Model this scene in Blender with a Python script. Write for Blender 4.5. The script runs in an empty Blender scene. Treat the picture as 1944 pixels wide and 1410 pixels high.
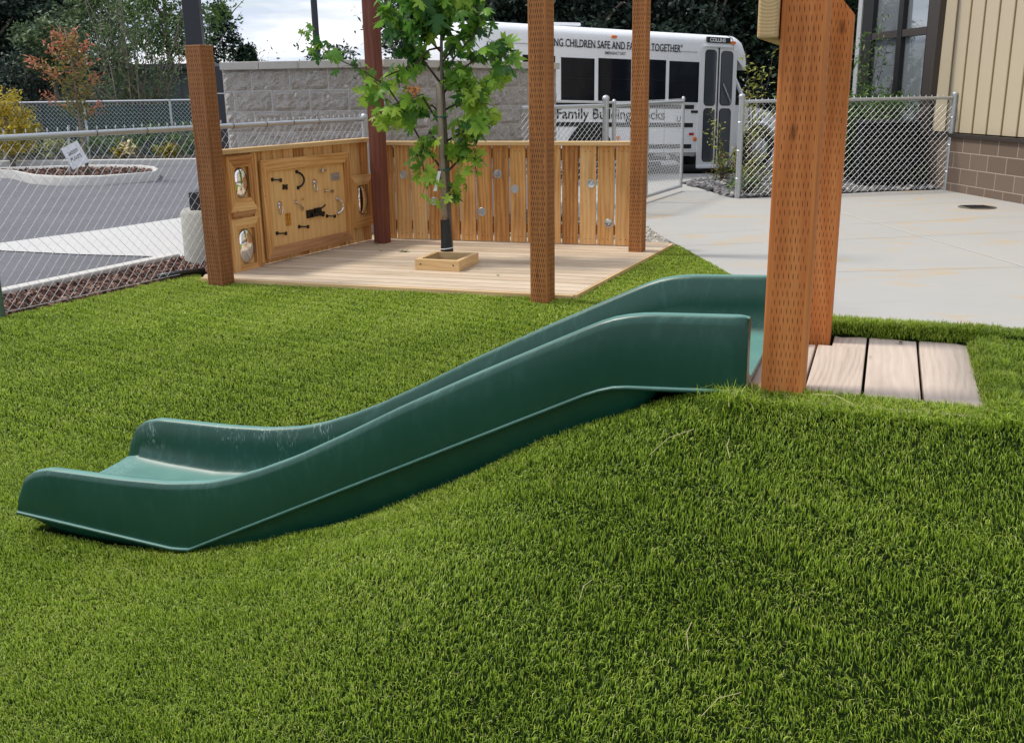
import bpy, math, random
import numpy as np
from mathutils import Vector, Matrix, noise
random.seed(7); rng = np.random.default_rng(11)
C = bpy.context.scene.collection
# ---------------------------------------------------------------- camera, sky, sun
HC = 1.38; FPX = 1880.0; PIT = math.atan(533/1880); ROL = math.radians(0.9)
sp_, cp_ = math.sin(PIT), math.cos(PIT)
cam = bpy.data.cameras.new('camera'); camo = bpy.data.objects.new('camera', cam); C.objects.link(camo)
R0 = Vector((1,0,0)); U0 = Vector((0,sp_,cp_)); F0 = Vector((0,cp_,-sp_))
RX = R0*math.cos(ROL)-U0*math.sin(ROL); UX = U0*math.cos(ROL)+R0*math.sin(ROL)
camo.matrix_world = Matrix(((RX.x,UX.x,-F0.x,0),(RX.y,UX.y,-F0.y,0),(RX.z,UX.z,-F0.z,HC),(0,0,0,1)))
cam.sensor_width = 36; cam.lens = 36*FPX/1944; cam.clip_start = .05; cam.clip_end = 1500
bpy.context.scene.camera = camo
SUNV = Vector((-.68,.16,1.10)).normalized()
sun = bpy.data.lights.new('sun','SUN'); sun.energy = 2.3; sun.angle = math.radians(9); sun.color = (1,.95,.87)
suno = bpy.data.objects.new('sun',sun); C.objects.link(suno); suno.rotation_euler = SUNV.to_track_quat('Z','Y').to_euler(); suno.location = (-6,2,12)
W = bpy.data.worlds.new('World'); bpy.context.scene.world = W; W.use_nodes = True
wt = W.node_tree; wn = wt.nodes; wl = wt.links; bg = wn['Background']; bg.inputs['Strength'].default_value = .15
sky = wn.new('ShaderNodeTexSky'); sky.sky_type = 'NISHITA'; sky.sun_disc = False
sky.sun_elevation = math.asin(SUNV.z); sky.sun_rotation = math.atan2(SUNV.x,SUNV.y); sky.air_density = 1.2; sky.dust_density = 2.0
tc = wn.new('ShaderNodeTexCoord'); mp = wn.new('ShaderNodeMapping'); mp.inputs['Scale'].default_value = (1.6,1.6,9.0)
n1 = wn.new('ShaderNodeTexNoise'); n1.inputs['Scale'].default_value = 1.7; n1.inputs['Detail'].default_value = 9; n1.inputs['Roughness'].default_value = .62; n1.inputs['Distortion'].default_value = .5
cr = wn.new('ShaderNodeValToRGB'); cr.color_ramp.elements[0].position = .33; cr.color_ramp.elements[1].position = .55
n2 = wn.new('ShaderNodeTexNoise'); n2.inputs['Scale'].default_value = 3.1; n2.inputs['Detail'].default_value = 7
cr2 = wn.new('ShaderNodeValToRGB'); cr2.color_ramp.elements[0].color = (3.6,4.1,5.2,1); cr2.color_ramp.elements[1].color = (6.5,6.5,6.7,1)
cr2.color_ramp.elements[0].position = .42; cr2.color_ramp.elements[1].position = .57
mx = wn.new('ShaderNodeMixRGB')
wl.new(tc.outputs['Generated'],mp.inputs['Vector'])
for a in (n1,n2): wl.new(mp.outputs[0],a.inputs['Vector'])
wl.new(n1.outputs['Fac'],cr.inputs[0]); wl.new(n2.outputs['Fac'],cr2.inputs[0])
wl.new(cr.outputs[0],mx.inputs[0]); wl.new(sky.outputs[0],mx.inputs[1]); wl.new(cr2.outputs[0],mx.inputs[2]); wl.new(mx.outputs[0],bg.inputs[0])
S = bpy.context.scene
S.view_settings.view_transform = 'Standard'; S.view_settings.look = 'None'; S.view_settings.exposure = 0.32; S.view_settings.gamma = 1
S.cycles.caustics_reflective = False; S.cycles.caustics_refractive = False
# ---------------------------------------------------------------- measuring helpers (photo pixel -> place in the world)
def ray(px,py):
    d = RX*((px-972)/FPX) - UX*((py-705)/FPX) + F0
    return d
def G(px,py,z=0.0):
    d = ray(px,py); t = (z-HC)/d.z; return Vector((d.x*t,d.y*t,z))
def V(px,py,y):
    d = ray(px,py); t = y/d.y; return Vector((d.x*t,y,HC+d.z*t))
def onp(px,py,P0,a):
    d = ray(px,py); det = -d.x*a[1]+a[0]*d.y
    t = (P0[0]*(-a[1])+a[0]*P0[1])/det
    return ((t*d.x-P0[0])*a[0]+(t*d.y-P0[1])*a[1], HC+t*d.z)
# ---------------------------------------------------------------- mesh helpers
LOC = {}
def tagp(o,label=None,cat=None,group=None,kind=None):
    if label: o['label'] = label
    if cat: o['category'] = cat
    if group: o['group'] = group
    if kind: o['kind'] = kind
    return o
def empty(name,loc,label,cat,group=None):
    o = bpy.data.objects.new(name,None); C.objects.link(o); o.location = loc; o.empty_display_size = .1
    LOC[o.name] = Vector(loc); return tagp(o,label,cat,group)
class MB:
    def __init__(s): s.v=[]; s.f=[]; s.uv=[]; s.mi=[]
    def face(s,pts,uvs=None,mi=0):
        b=len(s.v); s.v.extend([tuple(p) for p in pts]); s.f.append(tuple(range(b,b+len(pts)))); s.mi.append(mi)
        s.uv.append(uvs if uvs else [(0,0)]*len(pts))
    def box(s,o,ax,ay,az,grain=None,end=0):
        """o corner; ax, ay, az full edge vectors; uv in metres, v along the grain"""
        o=Vector(o); A=[Vector(ax),Vector(ay),Vector(az)]
        L=[a.length for a in A]; g = grain if grain is not None else L.index(max(L))
        if A[0].cross(A[1]).dot(A[2])<0: A[0],A[1]=A[1],A[0]; L[0],L[1]=L[1],L[0]; g={0:1,1:0,2:2}[g]
        b=len(s.v)
        for k in range(8): s.v.append(tuple(o+A[0]*(k&1)+A[1]*((k>>1)&1)+A[2]*((k>>2)&1)))
        off=random.random()*7
        for n,(i,j,side) in enumerate(((1,2,0),(1,2,1),(0,2,0),(0,2,1),(0,1,0),(0,1,1))):
            k0=3-i-j; base=side<<k0
            q=[base,base|(1<<i),base|(1<<i)|(1<<j),base|(1<<j)]
            c=[(0,0),(1,0),(1,1),(0,1)]
            ni=A[i].cross(A[j]); 
            if (ni.dot(A[k0])>0)!=(side==1): q=q[::-1]; c=c[::-1]
            s.f.append(tuple(b+x for x in q))
            if j==g or i==g:
                gi = g; oi = i if j==g else j
                uv=[]
                for cc in c:
                    cg = cc[1] if j==g else cc[0]; co = cc[0] if j==g else cc[1]
                    uv.append(((co-.5)*L[oi], cg*L[gi]))
                s.mi.append(0)
            else:
                uv=[((cc[0]-.5)*L[i]+3,(cc[1]-.5)*L[j]*.3+off) for cc in c]; s.mi.append(end)
            s.uv.append(uv)
    def beam(s,p,q,w,h,up=(0,0,1)):
        p=Vector(p);q=Vector(q);d=q-p;x=d.cross(Vector(up)).normalized();y=x.cross(d).normalized()
        s.box(p-x*w/2-y*h/2,x*w,y*h,d,grain=2)
    def tube(s,pts,r,n=8,cap=True,closed=False):
        P=[Vector(p) for p in pts]; N=len(P); R=r if isinstance(r,(list,tuple)) else [r]*N
        b=len(s.v); ref=None
        for i,p in enumerate(P):
            d=(P[(i+1)%N]-P[i-1]) if closed or 0<i<N-1 else (P[1]-P[0] if i==0 else P[-1]-P[-2])
            d=d.normalized() if d.length>1e-9 else Vector((0,0,1))
            if ref is None:
                ref=Vector((0,0,1)) if abs(d.z)<.9 else Vector((1,0,0)); x=d.cross(ref).normalized()
            else: x=(x-d*x.dot(d)); x=x.normalized() if x.length>1e-6 else d.orthogonal().normalized()
            y=d.cross(x)
            for k in range(n):
                a=2*math.pi*k/n; s.v.append(tuple(p+(x*math.cos(a)+y*math.sin(a))*R[i]))
        M=N if closed else N-1
        for i in range(M):
            j=(i+1)%N
            for k in range(n):
                k2=(k+1)%n
                s.f.append((b+i*n+k,b+i*n+k2,b+j*n+k2,b+j*n+k)); s.mi.append(0)
                s.uv.append([(k/n*6.28*R[i],i*.1),((k+1)/n*6.28*R[i],i*.1),((k+1)/n*6.28*R[i],i*.1+.1),(k/n*6.28*R[i],i*.1+.1)])
        if cap and not closed:
            s.f.append(tuple(b+k for k in range(n))[::-1]); s.uv.append([(0,0)]*n); s.mi.append(0)
            s.f.append(tuple(b+(N-1)*n+k for k in range(n))); s.uv.append([(0,0)]*n); s.mi.append(0)
    def prism(s,poly,ext,uvs=None,side_uv=None):
        """poly: list of points (one face), ext: extrusion vector"""
        P=[Vector(p) for p in poly]; E=Vector(ext); n=len(P)
        nrm=Vector((0,0,0))
        for i in range(n): nrm+=P[i].cross(P[(i+1)%n])
        if nrm.dot(E)>0: P=P[::-1]; uvs=uvs[::-1] if uvs else None
        s.face(P,uvs); s.face([p+E for p in P[::-1]],uvs[::-1] if uvs else None)
        for i in range(n):
            a,b_=P[i],P[(i+1)%n]; l=(b_-a).length
            s.face([a+E,b_+E,b_,a][::1],[(0,0),(0,l),(.03,l),(.03,0)])
    def grid(s,rows,uvf=None,close=False):
        """rows: list of equal-length lists of points -> quads sharing vertices"""
        b=len(s.v); n=len(rows[0])
        for r in rows:
            s.v.extend([tuple(p) for p in r])
        m=n if close else n-1
        for i in range(len(rows)-1):
            for k in range(m):
                k2=(k+1)%n
                q=(b+i*n+k,b+i*n+k2,b+(i+1)*n+k2,b+(i+1)*n+k); s.f.append(q); s.mi.append(0)
                s.uv.append([(s.v[x][0],s.v[x][1]) for x in q])
    def build(s,name,mat,parent=None,smooth=False,bevel=0,label=None,auto=None,col=None,loc=None):
        me=bpy.data.meshes.new(name)
        o=bpy.data.objects.new(name,me); C.objects.link(o)
        off=Vector((0,0,0))
        if parent is not None: off=LOC[parent.name]
        elif loc is not None: off=Vector(loc)
        vv=np.array(s.v,dtype=np.float64).reshape(-1,3)-np.array(off)
        me.from_pydata(vv.tolist(),[],s.f)
        uvl=me.uv_layers.new(name='UVMap'); flat=[c for f in s.uv for u in f for c in u]
        if len(flat)==len(me.loops)*2: uvl.data.foreach_set('uv',flat)
        for m in (mat if isinstance(mat,(list,tuple)) else [mat]): me.materials.append(m)
        if isinstance(mat,(list,tuple)): me.polygons.foreach_set('material_index',s.mi)
        if smooth: me.shade_smooth()
        if auto:
            me.shade_smooth()
            try: me.set_sharp_from_angle(angle=math.radians(auto))
            except Exception: pass
        if bevel:
            m=o.modifiers.new('bevel','BEVEL'); m.width=bevel; m.segments=2; m.limit_method='ANGLE'; m.angle_limit=math.radians(40)
        if parent is not None: o.parent=parent
        else: o.location=off
        LOC[o.name]=off
        if label: o['label']=label
        me.update(); return o
def npmesh(name,verts,faces,mat,parent=None,tone=None,smooth=False):
    """verts (N,3), faces (M,k) arrays"""
    me=bpy.data.meshes.new(name); k=faces.shape[1]
    off=np.array(LOC[parent.name]) if parent is not None else np.zeros(3)
    me.vertices.add(len(verts)); me.vertices.foreach_set('co',(verts-off).astype(np.float32).ravel())
    me.loops.add(faces.size); me.loops.foreach_set('vertex_index',faces.astype(np.int32).ravel())
    me.polygons.add(len(faces)); me.polygons.foreach_set('loop_start',np.arange(0,faces.size,k,dtype=np.int32))
    me.polygons.foreach_set('loop_total',np.full(len(faces),k,dtype=np.int32))
    if tone is not None:
        at=me.attributes.new('tone','FLOAT','POINT'); at.data.foreach_set('value',tone.astype(np.float32))
    me.materials.append(mat); me.update(); me.validate()
    if smooth: me.shade_smooth()
    o=bpy.data.objects.new(name,me); C.objects.link(o)
    if parent is not None: o.parent=parent; LOC[o.name]=LOC[parent.name]
    else: LOC[o.name]=Vector((0,0,0))
    return o
# ---------------------------------------------------------------- material helpers
class NT:
    def __init__(s,name):
        s.m=bpy.data.materials.new(name); s.m.use_nodes=True; s.t=s.m.node_tree; s.n=s.t.nodes; s.l=s.t.links
        s.b=s.n['Principled BSDF']; s.out=s.n['Material Output']
    def add(s,t,**k):
        x=s.n.new(t)
        for a,v in k.items():
            if a in ('op',): x.operation=v
            else: x.inputs[a].default_value=v
        return x
    def lk(s,a,b): s.l.new(a,b)
    def M(s,op,a,b=None,c=None):
        x=s.n.new('ShaderNodeMath'); x.operation=op
        for i,v in enumerate((a,b,c)):
            if v is None: continue
            if isinstance(v,(int,float)): x.inputs[i].default_value=v
            else: s.lk(v,x.inputs[i])
        return x.outputs[0]
    def ramp(s,fac,stops):
        x=s.n.new('ShaderNodeValToRGB'); e=x.color_ramp.elements
        while len(e)<len(stops): e.new(.5)
        for i,(p,c) in enumerate(stops): e[i].position=p; e[i].color=(*c,1) if len(c)==3 else c
        s.lk(fac,x.inputs[0]); return x.outputs[0]
    def mix(s,fac,a,b,mode='MIX'):
        x=s.n.new('ShaderNodeMixRGB'); x.blend_type=mode
        for i,v in enumerate((fac,a,b)):
            if isinstance(v,(int,float)): x.inputs[i].default_value=v
            elif isinstance(v,tuple): x.inputs[i].default_value=(*v,1) if len(v)==3 else v
            else: s.lk(v,x.inputs[i])
        return x.outputs[0]
    def noise(s,vec,scale,detail=4,rough=.5,dist=0):
        x=s.n.new('ShaderNodeTexNoise'); x.inputs['Scale'].default_value=scale; x.inputs['Detail'].default_value=detail
        x.inputs['Roughness'].default_value=rough; x.inputs['Distortion'].default_value=dist
        if vec is not None: s.lk(vec,x.inputs['Vector'])
        return x.outputs['Fac']
    def mapping(s,vec,scale=(1,1,1),loc=(0,0,0)):
        x=s.n.new('ShaderNodeMapping'); x.inputs['Scale'].default_value=scale; x.inputs['Location'].default_value=loc
        s.lk(vec,x.inputs['Vector']); return x.outputs[0]
    def obj(s): return s.n.new('ShaderNodeTexCoord').outputs['Object']
    def uv(s): return s.n.new('ShaderNodeTexCoord').outputs['UV']
    def pos(s): return s.n.new('ShaderNodeNewGeometry').outputs['Position']
    def bump(s,h,strength=.3,dist=.01):
        x=s.n.new('ShaderNodeBump'); x.inputs['Strength'].default_value=strength; x.inputs['Distance'].default_value=dist
        s.lk(h,x.inputs['Height']); s.lk(x.outputs[0],s.b.inputs['Normal']); return x
    def set(s,color=None,rough=None,metal=None,spec=None):
        for nme,v in (('Base Color',color),('Roughness',rough),('Metallic',metal),('Specular IOR Level',spec)):
            if v is None: continue
            if isinstance(v,(int,float)): s.b.inputs[nme].default_value=v
            elif isinstance(v,tuple): s.b.inputs[nme].default_value=(*v,1)
            else: s.lk(v,s.b.inputs[nme])
        return s.m
def basic(name,c,rough=.5,metal=0,var=.15,scale=8,bump=0,bscale=60,spec=.5,bdist=.003):
    t=NT(name); p=t.pos()
    n=t.noise(p,scale,5,.6)
    col=t.mix(n,tuple(x*(1-var) for x in c),tuple(min(1,x*(1+var)) for x in c))
    r=t.M('ADD',t.M('MULTIPLY',t.noise(p,scale*3,3),.2),rough-.1)
    t.set(col,r,metal,spec)
    if bump: t.bump(t.noise(p,bscale,4,.6),bump,bdist)
    return t.m
def wood(name,dark,mid,light,rough=.7,incise=None,ring=1.0,board_var=.25,knots=True,gray=0,spec=.3,island=False,kn=1.0):
    t=NT(name); uv=t.uv()
    geo=t.n.new('ShaderNodeNewGeometry'); oi=t.n.new('ShaderNodeObjectInfo')
    pick=geo.outputs['Random Per Island'] if island else oi.outputs['Random']
    rnd=t.M('ADD',t.M('MULTIPLY',pick,31.7),t.M('MULTIPLY',oi.outputs['Random'],17.3))
    sx=t.n.new('ShaderNodeSeparateXYZ'); t.lk(uv,sx.inputs[0]); u,v=sx.outputs[0],sx.outputs[1]
    cx=t.n.new('ShaderNodeCombineXYZ'); t.lk(u,cx.inputs[0]); t.lk(v,cx.inputs[1]); t.lk(rnd,cx.inputs[2]); w=cx.outputs[0]
    wob=t.noise(t.mapping(w,(7,.9,1)),1,2,.5)
    # growth rings: stretched bands bent by low frequency noise
    rr=t.M('ADD',t.M('MULTIPLY',u,26*ring),t.M('MULTIPLY',wob,3.6*ring))
    rings=t.M('ABSOLUTE',t.M('SUBTRACT',t.M('FRACT',rr),.5)); rings=t.M('MULTIPLY',rings,2)
    fine=t.noise(t.mapping(w,(320,7,1)),1,4,.6)
    broad=t.noise(t.mapping(w,(14,1.5,1)),1,3,.55)
    f=t.M('ADD',t.M('MULTIPLY',rings,.17),t.M('ADD',t.M('MULTIPLY',fine,.50),t.M('MULTIPLY',broad,.48)))
    f=t.M('ADD',f,t.M('MULTIPLY',t.M('SUBTRACT',pick,.5),board_var))
    col=t.ramp(f,[(.28,dark),(.55,mid),(.85,light)])
    if knots:
        vo=t.n.new('ShaderNodeTexVoronoi'); vo.inputs['Scale'].default_value=1; vo.inputs['Randomness'].default_value=1
        t.lk(t.mapping(w,(8.5*kn,3.6*kn,1)),vo.inputs['Vector'])
        k=t.ramp(vo.outputs['Distance'],[(.03,(1,1,1)),(.09,(0,0,0))])
        col=t.mix(t.M('MULTIPLY',k,.75),col,tuple(x*.38 for x in dark))
    h=t.M('ADD',t.M('MULTIPLY',fine,.5),t.M('MULTIPLY',rings,.3))
    if gray:
        col=t.mix(t.M('MULTIPLY',t.noise(t.mapping(w,(6,1.0,1)),1.3,4),gray),col,(.34,.29,.23))
    st_=t.noise(t.mapping(w,(4,1.1,1),(3,5,7)),1,4,.6); col=t.mix(t.ramp(st_,[(.52,(0,0,0)),(.75,(.45,.45,.45))]),col,tuple(x*.55 for x in dark))
    ck=t.noise(t.mapping(w,(95,.8,1),(9,2,1)),1,2,.5); col=t.mix(t.ramp(ck,[(.70,(0,0,0)),(.74,(.7,.7,.7))]),col,tuple(x*.35 for x in dark))
    if incise:
        su,sv,wu,wv,marg=incise
        row=t.M('DIVIDE',v,sv); ri=t.M('FLOOR',row); fv=t.M('FRACT',row)
        sh=t.M('MULTIPLY',t.M('MODULO',ri,2),.5)
        jit=t.M('MULTIPLY',t.noise(t.mapping(w,(2,40,1)),1,1),.18)
        cu=t.M('ADD',t.M('ADD',t.M('DIVIDE',u,su),sh),t.M('ADD',jit,100.0)); fu=t.M('FRACT',cu)
        wn_=t.n.new('ShaderNodeTexWhiteNoise'); cc=t.n.new('ShaderNodeCombineXYZ'); t.lk(t.M('FLOOR',cu),cc.inputs[0]); t.lk(ri,cc.inputs[1]); t.lk(cc.outputs[0],wn_.inputs['Vector'])
        ju=t.M('MULTIPLY',t.M('SUBTRACT',wn_.outputs['Value'],.5),.12)
        du=t.M('ABSOLUTE',t.M('SUBTRACT',t.M('ADD',fu,ju),.5)); dv=t.M('ABSOLUTE',t.M('SUBTRACT',fv,.5))
        a=t.M('LESS_THAN',du,t.M('MULTIPLY',t.M('SUBTRACT',1.25,t.M('MULTIPLY',dv,1.9)),wu)); b=t.M('LESS_THAN',dv,wv)
        m_=t.M('LESS_THAN',t.M('ABSOLUTE',u),marg); slit=t.M('MULTIPLY',t.M('MULTIPLY',a,b),m_)
        slit=t.M('MULTIPLY',slit,t.M('GREATER_THAN',wn_.outputs['Value'],.03))
        col=t.mix(t.M('MULTIPLY',slit,.86),col,tuple(x*.18 for x in dark))
        h=t.M('SUBTRACT',h,t.M('MULTIPLY',slit,3))
    t.set(col,t.M('ADD',t.M('MULTIPLY',fine,.15),rough-.05),0,spec)
    t.bump(h,.35,.0012)
    return t.m
def foliage(name,stops,trans=.35,rough=.5,spec=.3):
    t=NT(name); at=t.n.new('ShaderNodeAttribute'); at.attribute_name='tone'
    col=t.ramp(at.outputs['Fac'],stops); t.set(col,rough,0,spec)
    tr=t.n.new('ShaderNodeBsdfTranslucent'); t.lk(t.mix(.5,col,(.35,.5,.05),'MULTIPLY') if False else col,tr.inputs['Color'])
    ms=t.n.new('ShaderNodeMixShader'); ms.inputs[0].default_value=trans
    t.lk(t.b.outputs[0],ms.inputs[1]); t.lk(tr.outputs[0],ms.inputs[2]); t.lk(ms.outputs[0],t.out.inputs['Surface'])
    return t.m
M = {}
M['incised_front']=wood('incised timber',(.38,.115,.028),(.56,.18,.046),(.68,.28,.09),incise=(.0105,.0205,.075,.34,.037),board_var=.1)
M['incised_deck']=wood('incised deck post timber',(.24,.088,.027),(.38,.145,.043),(.50,.215,.07),incise=(.0155,.034,.17,.38,.051),board_var=.1)
M['incised_left']=wood('incised brown post timber',(.17,.065,.024),(.29,.115,.04),(.38,.165,.06),incise=(.018,.032,.13,.36,.058),board_var=.1)
M['post_red']=wood('reddish stained timber',(.095,.028,.018),(.16,.05,.032),(.23,.085,.055),board_var=.1,ring=.8)
M['cedar']=wood('cedar boards',(.34,.13,.036),(.64,.33,.11),(.82,.53,.25),board_var=.42,kn=1.7)
M['cedar_red']=wood('reddish cedar boards',(.27,.11,.045),(.42,.20,.085),(.54,.29,.14),board_var=.3)
M['cedar_pale']=wood('pale cedar rail',(.52,.31,.13),(.66,.44,.21),(.78,.56,.31),board_var=.15)
M['plywood']=wood('plywood sheet',(.58,.31,.10),(.72,.43,.17),(.80,.52,.24),board_var=.0,ring=.6,knots=False)
M['decking']=wood('pale decking',(.36,.26,.16),(.57,.45,.32),(.67,.56,.43),board_var=.22,ring=.9,knots=True,island=True)
M['platform']=wood('pale platform boards',(.36,.27,.20),(.54,.44,.355),(.63,.53,.44),board_var=.12,ring=2.2)
M['galv']=basic('galvanised steel',(.50,.52,.53),.42,.75,.15,25)
M['wire']=basic('galvanised wire',(.76,.78,.79),.42,.35,.12,30)
M['darkgalv']=basic('green coated post',(.10,.16,.13),.35,.3,.2,12)
M['black']=basic('black plastic',(.012,.013,.015),.42,0,.2,10)
M['blackiron']=basic('black painted iron',(.010,.010,.011),.38,.3,.2,10)
M['darksteel']=basic('dark painted steel',(.028,.030,.038),.4,.2,.15,6)
M['chrome']=basic('polished chrome',(.72,.72,.73),.14,1,.05,10)
M['brass']=basic('brass',(.62,.36,.10),.28,1,.1,10)
M['mirror']=basic('mirror plastic',(.86,.87,.88),.04,1,.02,3)
M['asphalt']=basic('asphalt',(.125,.125,.137),.9,0,.22,1.2,.5,120)
M['curb']=basic('kerb concrete',(.56,.54,.50),.85,0,.12,5,.3,90)
M['soil']=basic('dark soil',(.035,.026,.02),.95,0,.3,10,.5,40)
# concrete slab with stains, broom lines
def concrete():
    t=NT('patio concrete'); p=t.pos()
    n=t.noise(p,.9,5,.6); f=t.noise(p,70,4,.7); st=t.noise(t.mapping(p,(2.2,16,1)),1.2,5,.65)
    col=t.mix(n,(.385,.377,.352),(.455,.447,.42)); col=t.mix(t.M('MULTIPLY',f,.30),col,(.38,.37,.34))
    col=t.mix(t.ramp(st,[(.54,(0,0,0)),(.74,(.45,.45,.45))]),col,(.36,.34,.31))
    o=t.noise(t.mapping(p,(1.3,2.6,1),(3.7,1.2,0)),1.05,3,.5,.8)
    col=t.mix(t.ramp(o,[(.56,(0,0,0)),(.67,(.50,.50,.50))]),col,(.50,.36,.19))
    vo=t.n.new('ShaderNodeTexVoronoi'); vo.inputs['Scale'].default_value=2.3; t.lk(p,vo.inputs['Vector'])
    col=t.mix(t.ramp(vo.outputs['Distance'],[(.012,(.8,.8,.8)),(.022,(0,0,0))]),col,(.12,.11,.10))
    t.set(col,.82,0,.3); t.bump(t.M('ADD',f,t.M('MULTIPLY',st,.6)),.25,.003); return t.m
M['concrete']=concrete()
def castbase():
    return basic('cast concrete base',(.40,.39,.34),.9,0,.28,7,.8,110,bdist=.006)
M['castbase']=castbase()
def plastic():
    t=NT('green moulded plastic'); p=t.pos()
    n=t.noise(p,3,5,.6); sc=t.noise(t.mapping(p,(9,60,9)),1.0,5,.7,1.5); sp=t.noise(p,230,2,.5)
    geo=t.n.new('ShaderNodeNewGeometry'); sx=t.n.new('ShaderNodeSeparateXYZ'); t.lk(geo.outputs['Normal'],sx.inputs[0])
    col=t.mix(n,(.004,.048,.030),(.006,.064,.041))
    dust_sheen=t.M('ADD',t.M('MULTIPLY',t.ramp(sc,[(.50,(0,0,0)),(.72,(1,1,1))]),.42),t.M('MULTIPLY',t.ramp(sp,[(.70,(0,0,0)),(.76,(1,1,1))]),.45))
    dust_sheen=t.M('MULTIPLY',dust_sheen,t.M('ADD',t.M('MULTIPLY',t.M('MAXIMUM',sx.outputs[2],0),.6),.06))
    up=t.ramp(sx.outputs[2],[(.72,(0,0,0)),(.97,(1,1,1))]); dust_sheen=t.M('MAXIMUM',dust_sheen,t.M('MULTIPLY',up,t.M('ADD',t.M('MULTIPLY',n,.5),.22)))  # up-facing rim and floor paled: settled dust plus sky reflection painted into the colour
    col=t.mix(dust_sheen,col,(.20,.46,.40))
    pat=t.ramp(t.noise(p,5.5,2,.5),[(.52,(0,0,0)),(.62,(1,1,1))]); scr=t.ramp(t.noise(t.mapping(p,(60,60,14)),1,3,.6,2.5),[(.56,(0,0,0)),(.62,(1,1,1))])
    dt=t.n.new('ShaderNodeVectorMath'); dt.operation='DOT_PRODUCT'; t.lk(p,dt.inputs[0]); dt.inputs[1].default_value=(.352,.936,0)
    ds=t.n.new('ShaderNodeVectorMath'); ds.operation='DOT_PRODUCT'; t.lk(p,ds.inputs[0]); ds.inputs[1].default_value=(.936,-.352,0)
    zone=t.M('MULTIPLY',t.M('GREATER_THAN',dt.outputs['Value'],.352*-1.028+.936*2.794+.08),t.M('LESS_THAN',ds.outputs['Value'],.936*-1.028-.352*2.794+.25))
    col=t.mix(t.M('MULTIPLY',t.M('MULTIPLY',t.M('MULTIPLY',pat,scr),zone),.35),col,(.45,.55,.54))
    fr=t.M('ADD',t.M('MULTIPLY',n,.14),.27)
    t.set(col,t.M('ADD',fr,t.M('MULTIPLY',dust_sheen,.5)),0,.6); t.bump(t.noise(p,150,3),.05,.001)
    return t.m
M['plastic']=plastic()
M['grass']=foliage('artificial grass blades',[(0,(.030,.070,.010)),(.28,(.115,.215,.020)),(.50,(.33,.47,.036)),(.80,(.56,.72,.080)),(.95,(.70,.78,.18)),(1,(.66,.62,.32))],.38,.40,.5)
M['turfbase']=basic('turf backing',(.010,.017,.005),1,0,.35,40,spec=0)
# ---------------------------------------------------------------- ground, mound
KX,KY=-1.028,2.794; AX=Vector((.936,-.352,0)).normalized(); CX=Vector((AX.y*-1,AX.x,0))
def SL(s,w,z=0.0): return Vector((KX,KY,0))+AX*s+CX*w+Vector((0,0,z))
_px=[0,.08,.16,.26,.45,.70,1.06,1.35,1.62,1.9,2.3,9]; _pz=[.684,.672,.634,.580,.505,.375,.205,.09,.025,.0,0,0]
def hgt(x,y):
    x=np.asarray(x,dtype=float); y=np.asarray(y,dtype=float)
    s=(x-KX)*AX.x+(y-KY)*AX.y; w=(x-KX)*CX.x+(y-KY)*CX.y
    l=np.maximum(1.62-s,0); f=np.maximum(.055-w,0)*.92; b=np.maximum(w-.80,0)*2.6; r=np.maximum(s-3.0,0)*.8
    d=np.sqrt((l+r)**2+(f+b)**2)
    z=np.interp(d,_px,_pz)
    lump=.018*np.sin(x*3.1+1)*np.cos(y*2.7+.4)+.010*np.sin(x*7.3+y*5.1)
    z=z+.030*np.clip((w-.692)/.018,0,1)*np.clip(1-b*3,0,1)*np.clip((s-1.6)/.1,0,1)+.018*np.clip((s-2.19)/.03,0,1)*np.clip(1-(f+r)*3,0,1)*(w<.69)
    return z+lump*np.clip(z*4,0,1)*np.clip((d)/.3,0,1)
LAWN=[(-8.0,-2.2),(-3.36,6.36),(-2.52,7.90),(-2.36,7.575),(.434,6.671),(1.463,8.935),(1.53,9.03),(1.70,7.40),(2.02,4.55),(2.35,3.25),(7.2,1.45),(7.2,-2.2)]
def inpoly(x,y,poly):
    r=np.zeros(x.shape,bool); n=len(poly)
    for i in range(n):
        x1,y1=poly[i]; x2,y2=poly[(i+1)%n]
        c=((y1>y)!=(y2>y))&(x<(x2-x1)*(y-y1)/(y2-y1+1e-12)+x1); r^=c
    return r
def flat(name,poly,z,mat,thick=None,kind='structure'):
    m=MB(); P=[Vector((p[0],p[1],z)) for p in poly]
    a=sum(P[i].x*P[(i+1)%len(P)].y-P[(i+1)%len(P)].x*P[i].y for i in range(len(P)))
    if a<0: P=P[::-1]
    if thick: m.prism(P,(0,0,-thick),[(p.x,p.y) for p in P])
    else: m.face(P,[(p.x,p.y) for p in P])
    o=m.build(name,mat); o['kind']=kind; return o
# one far ground sheet
M['farground']=basic('distant ground',(.10,.10,.09),.95,0,.3,.5,.3,20)
flat('ground',[(-400,-60),(400,-60),(400,600),(-400,600)],-.06,M['farground'])
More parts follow.
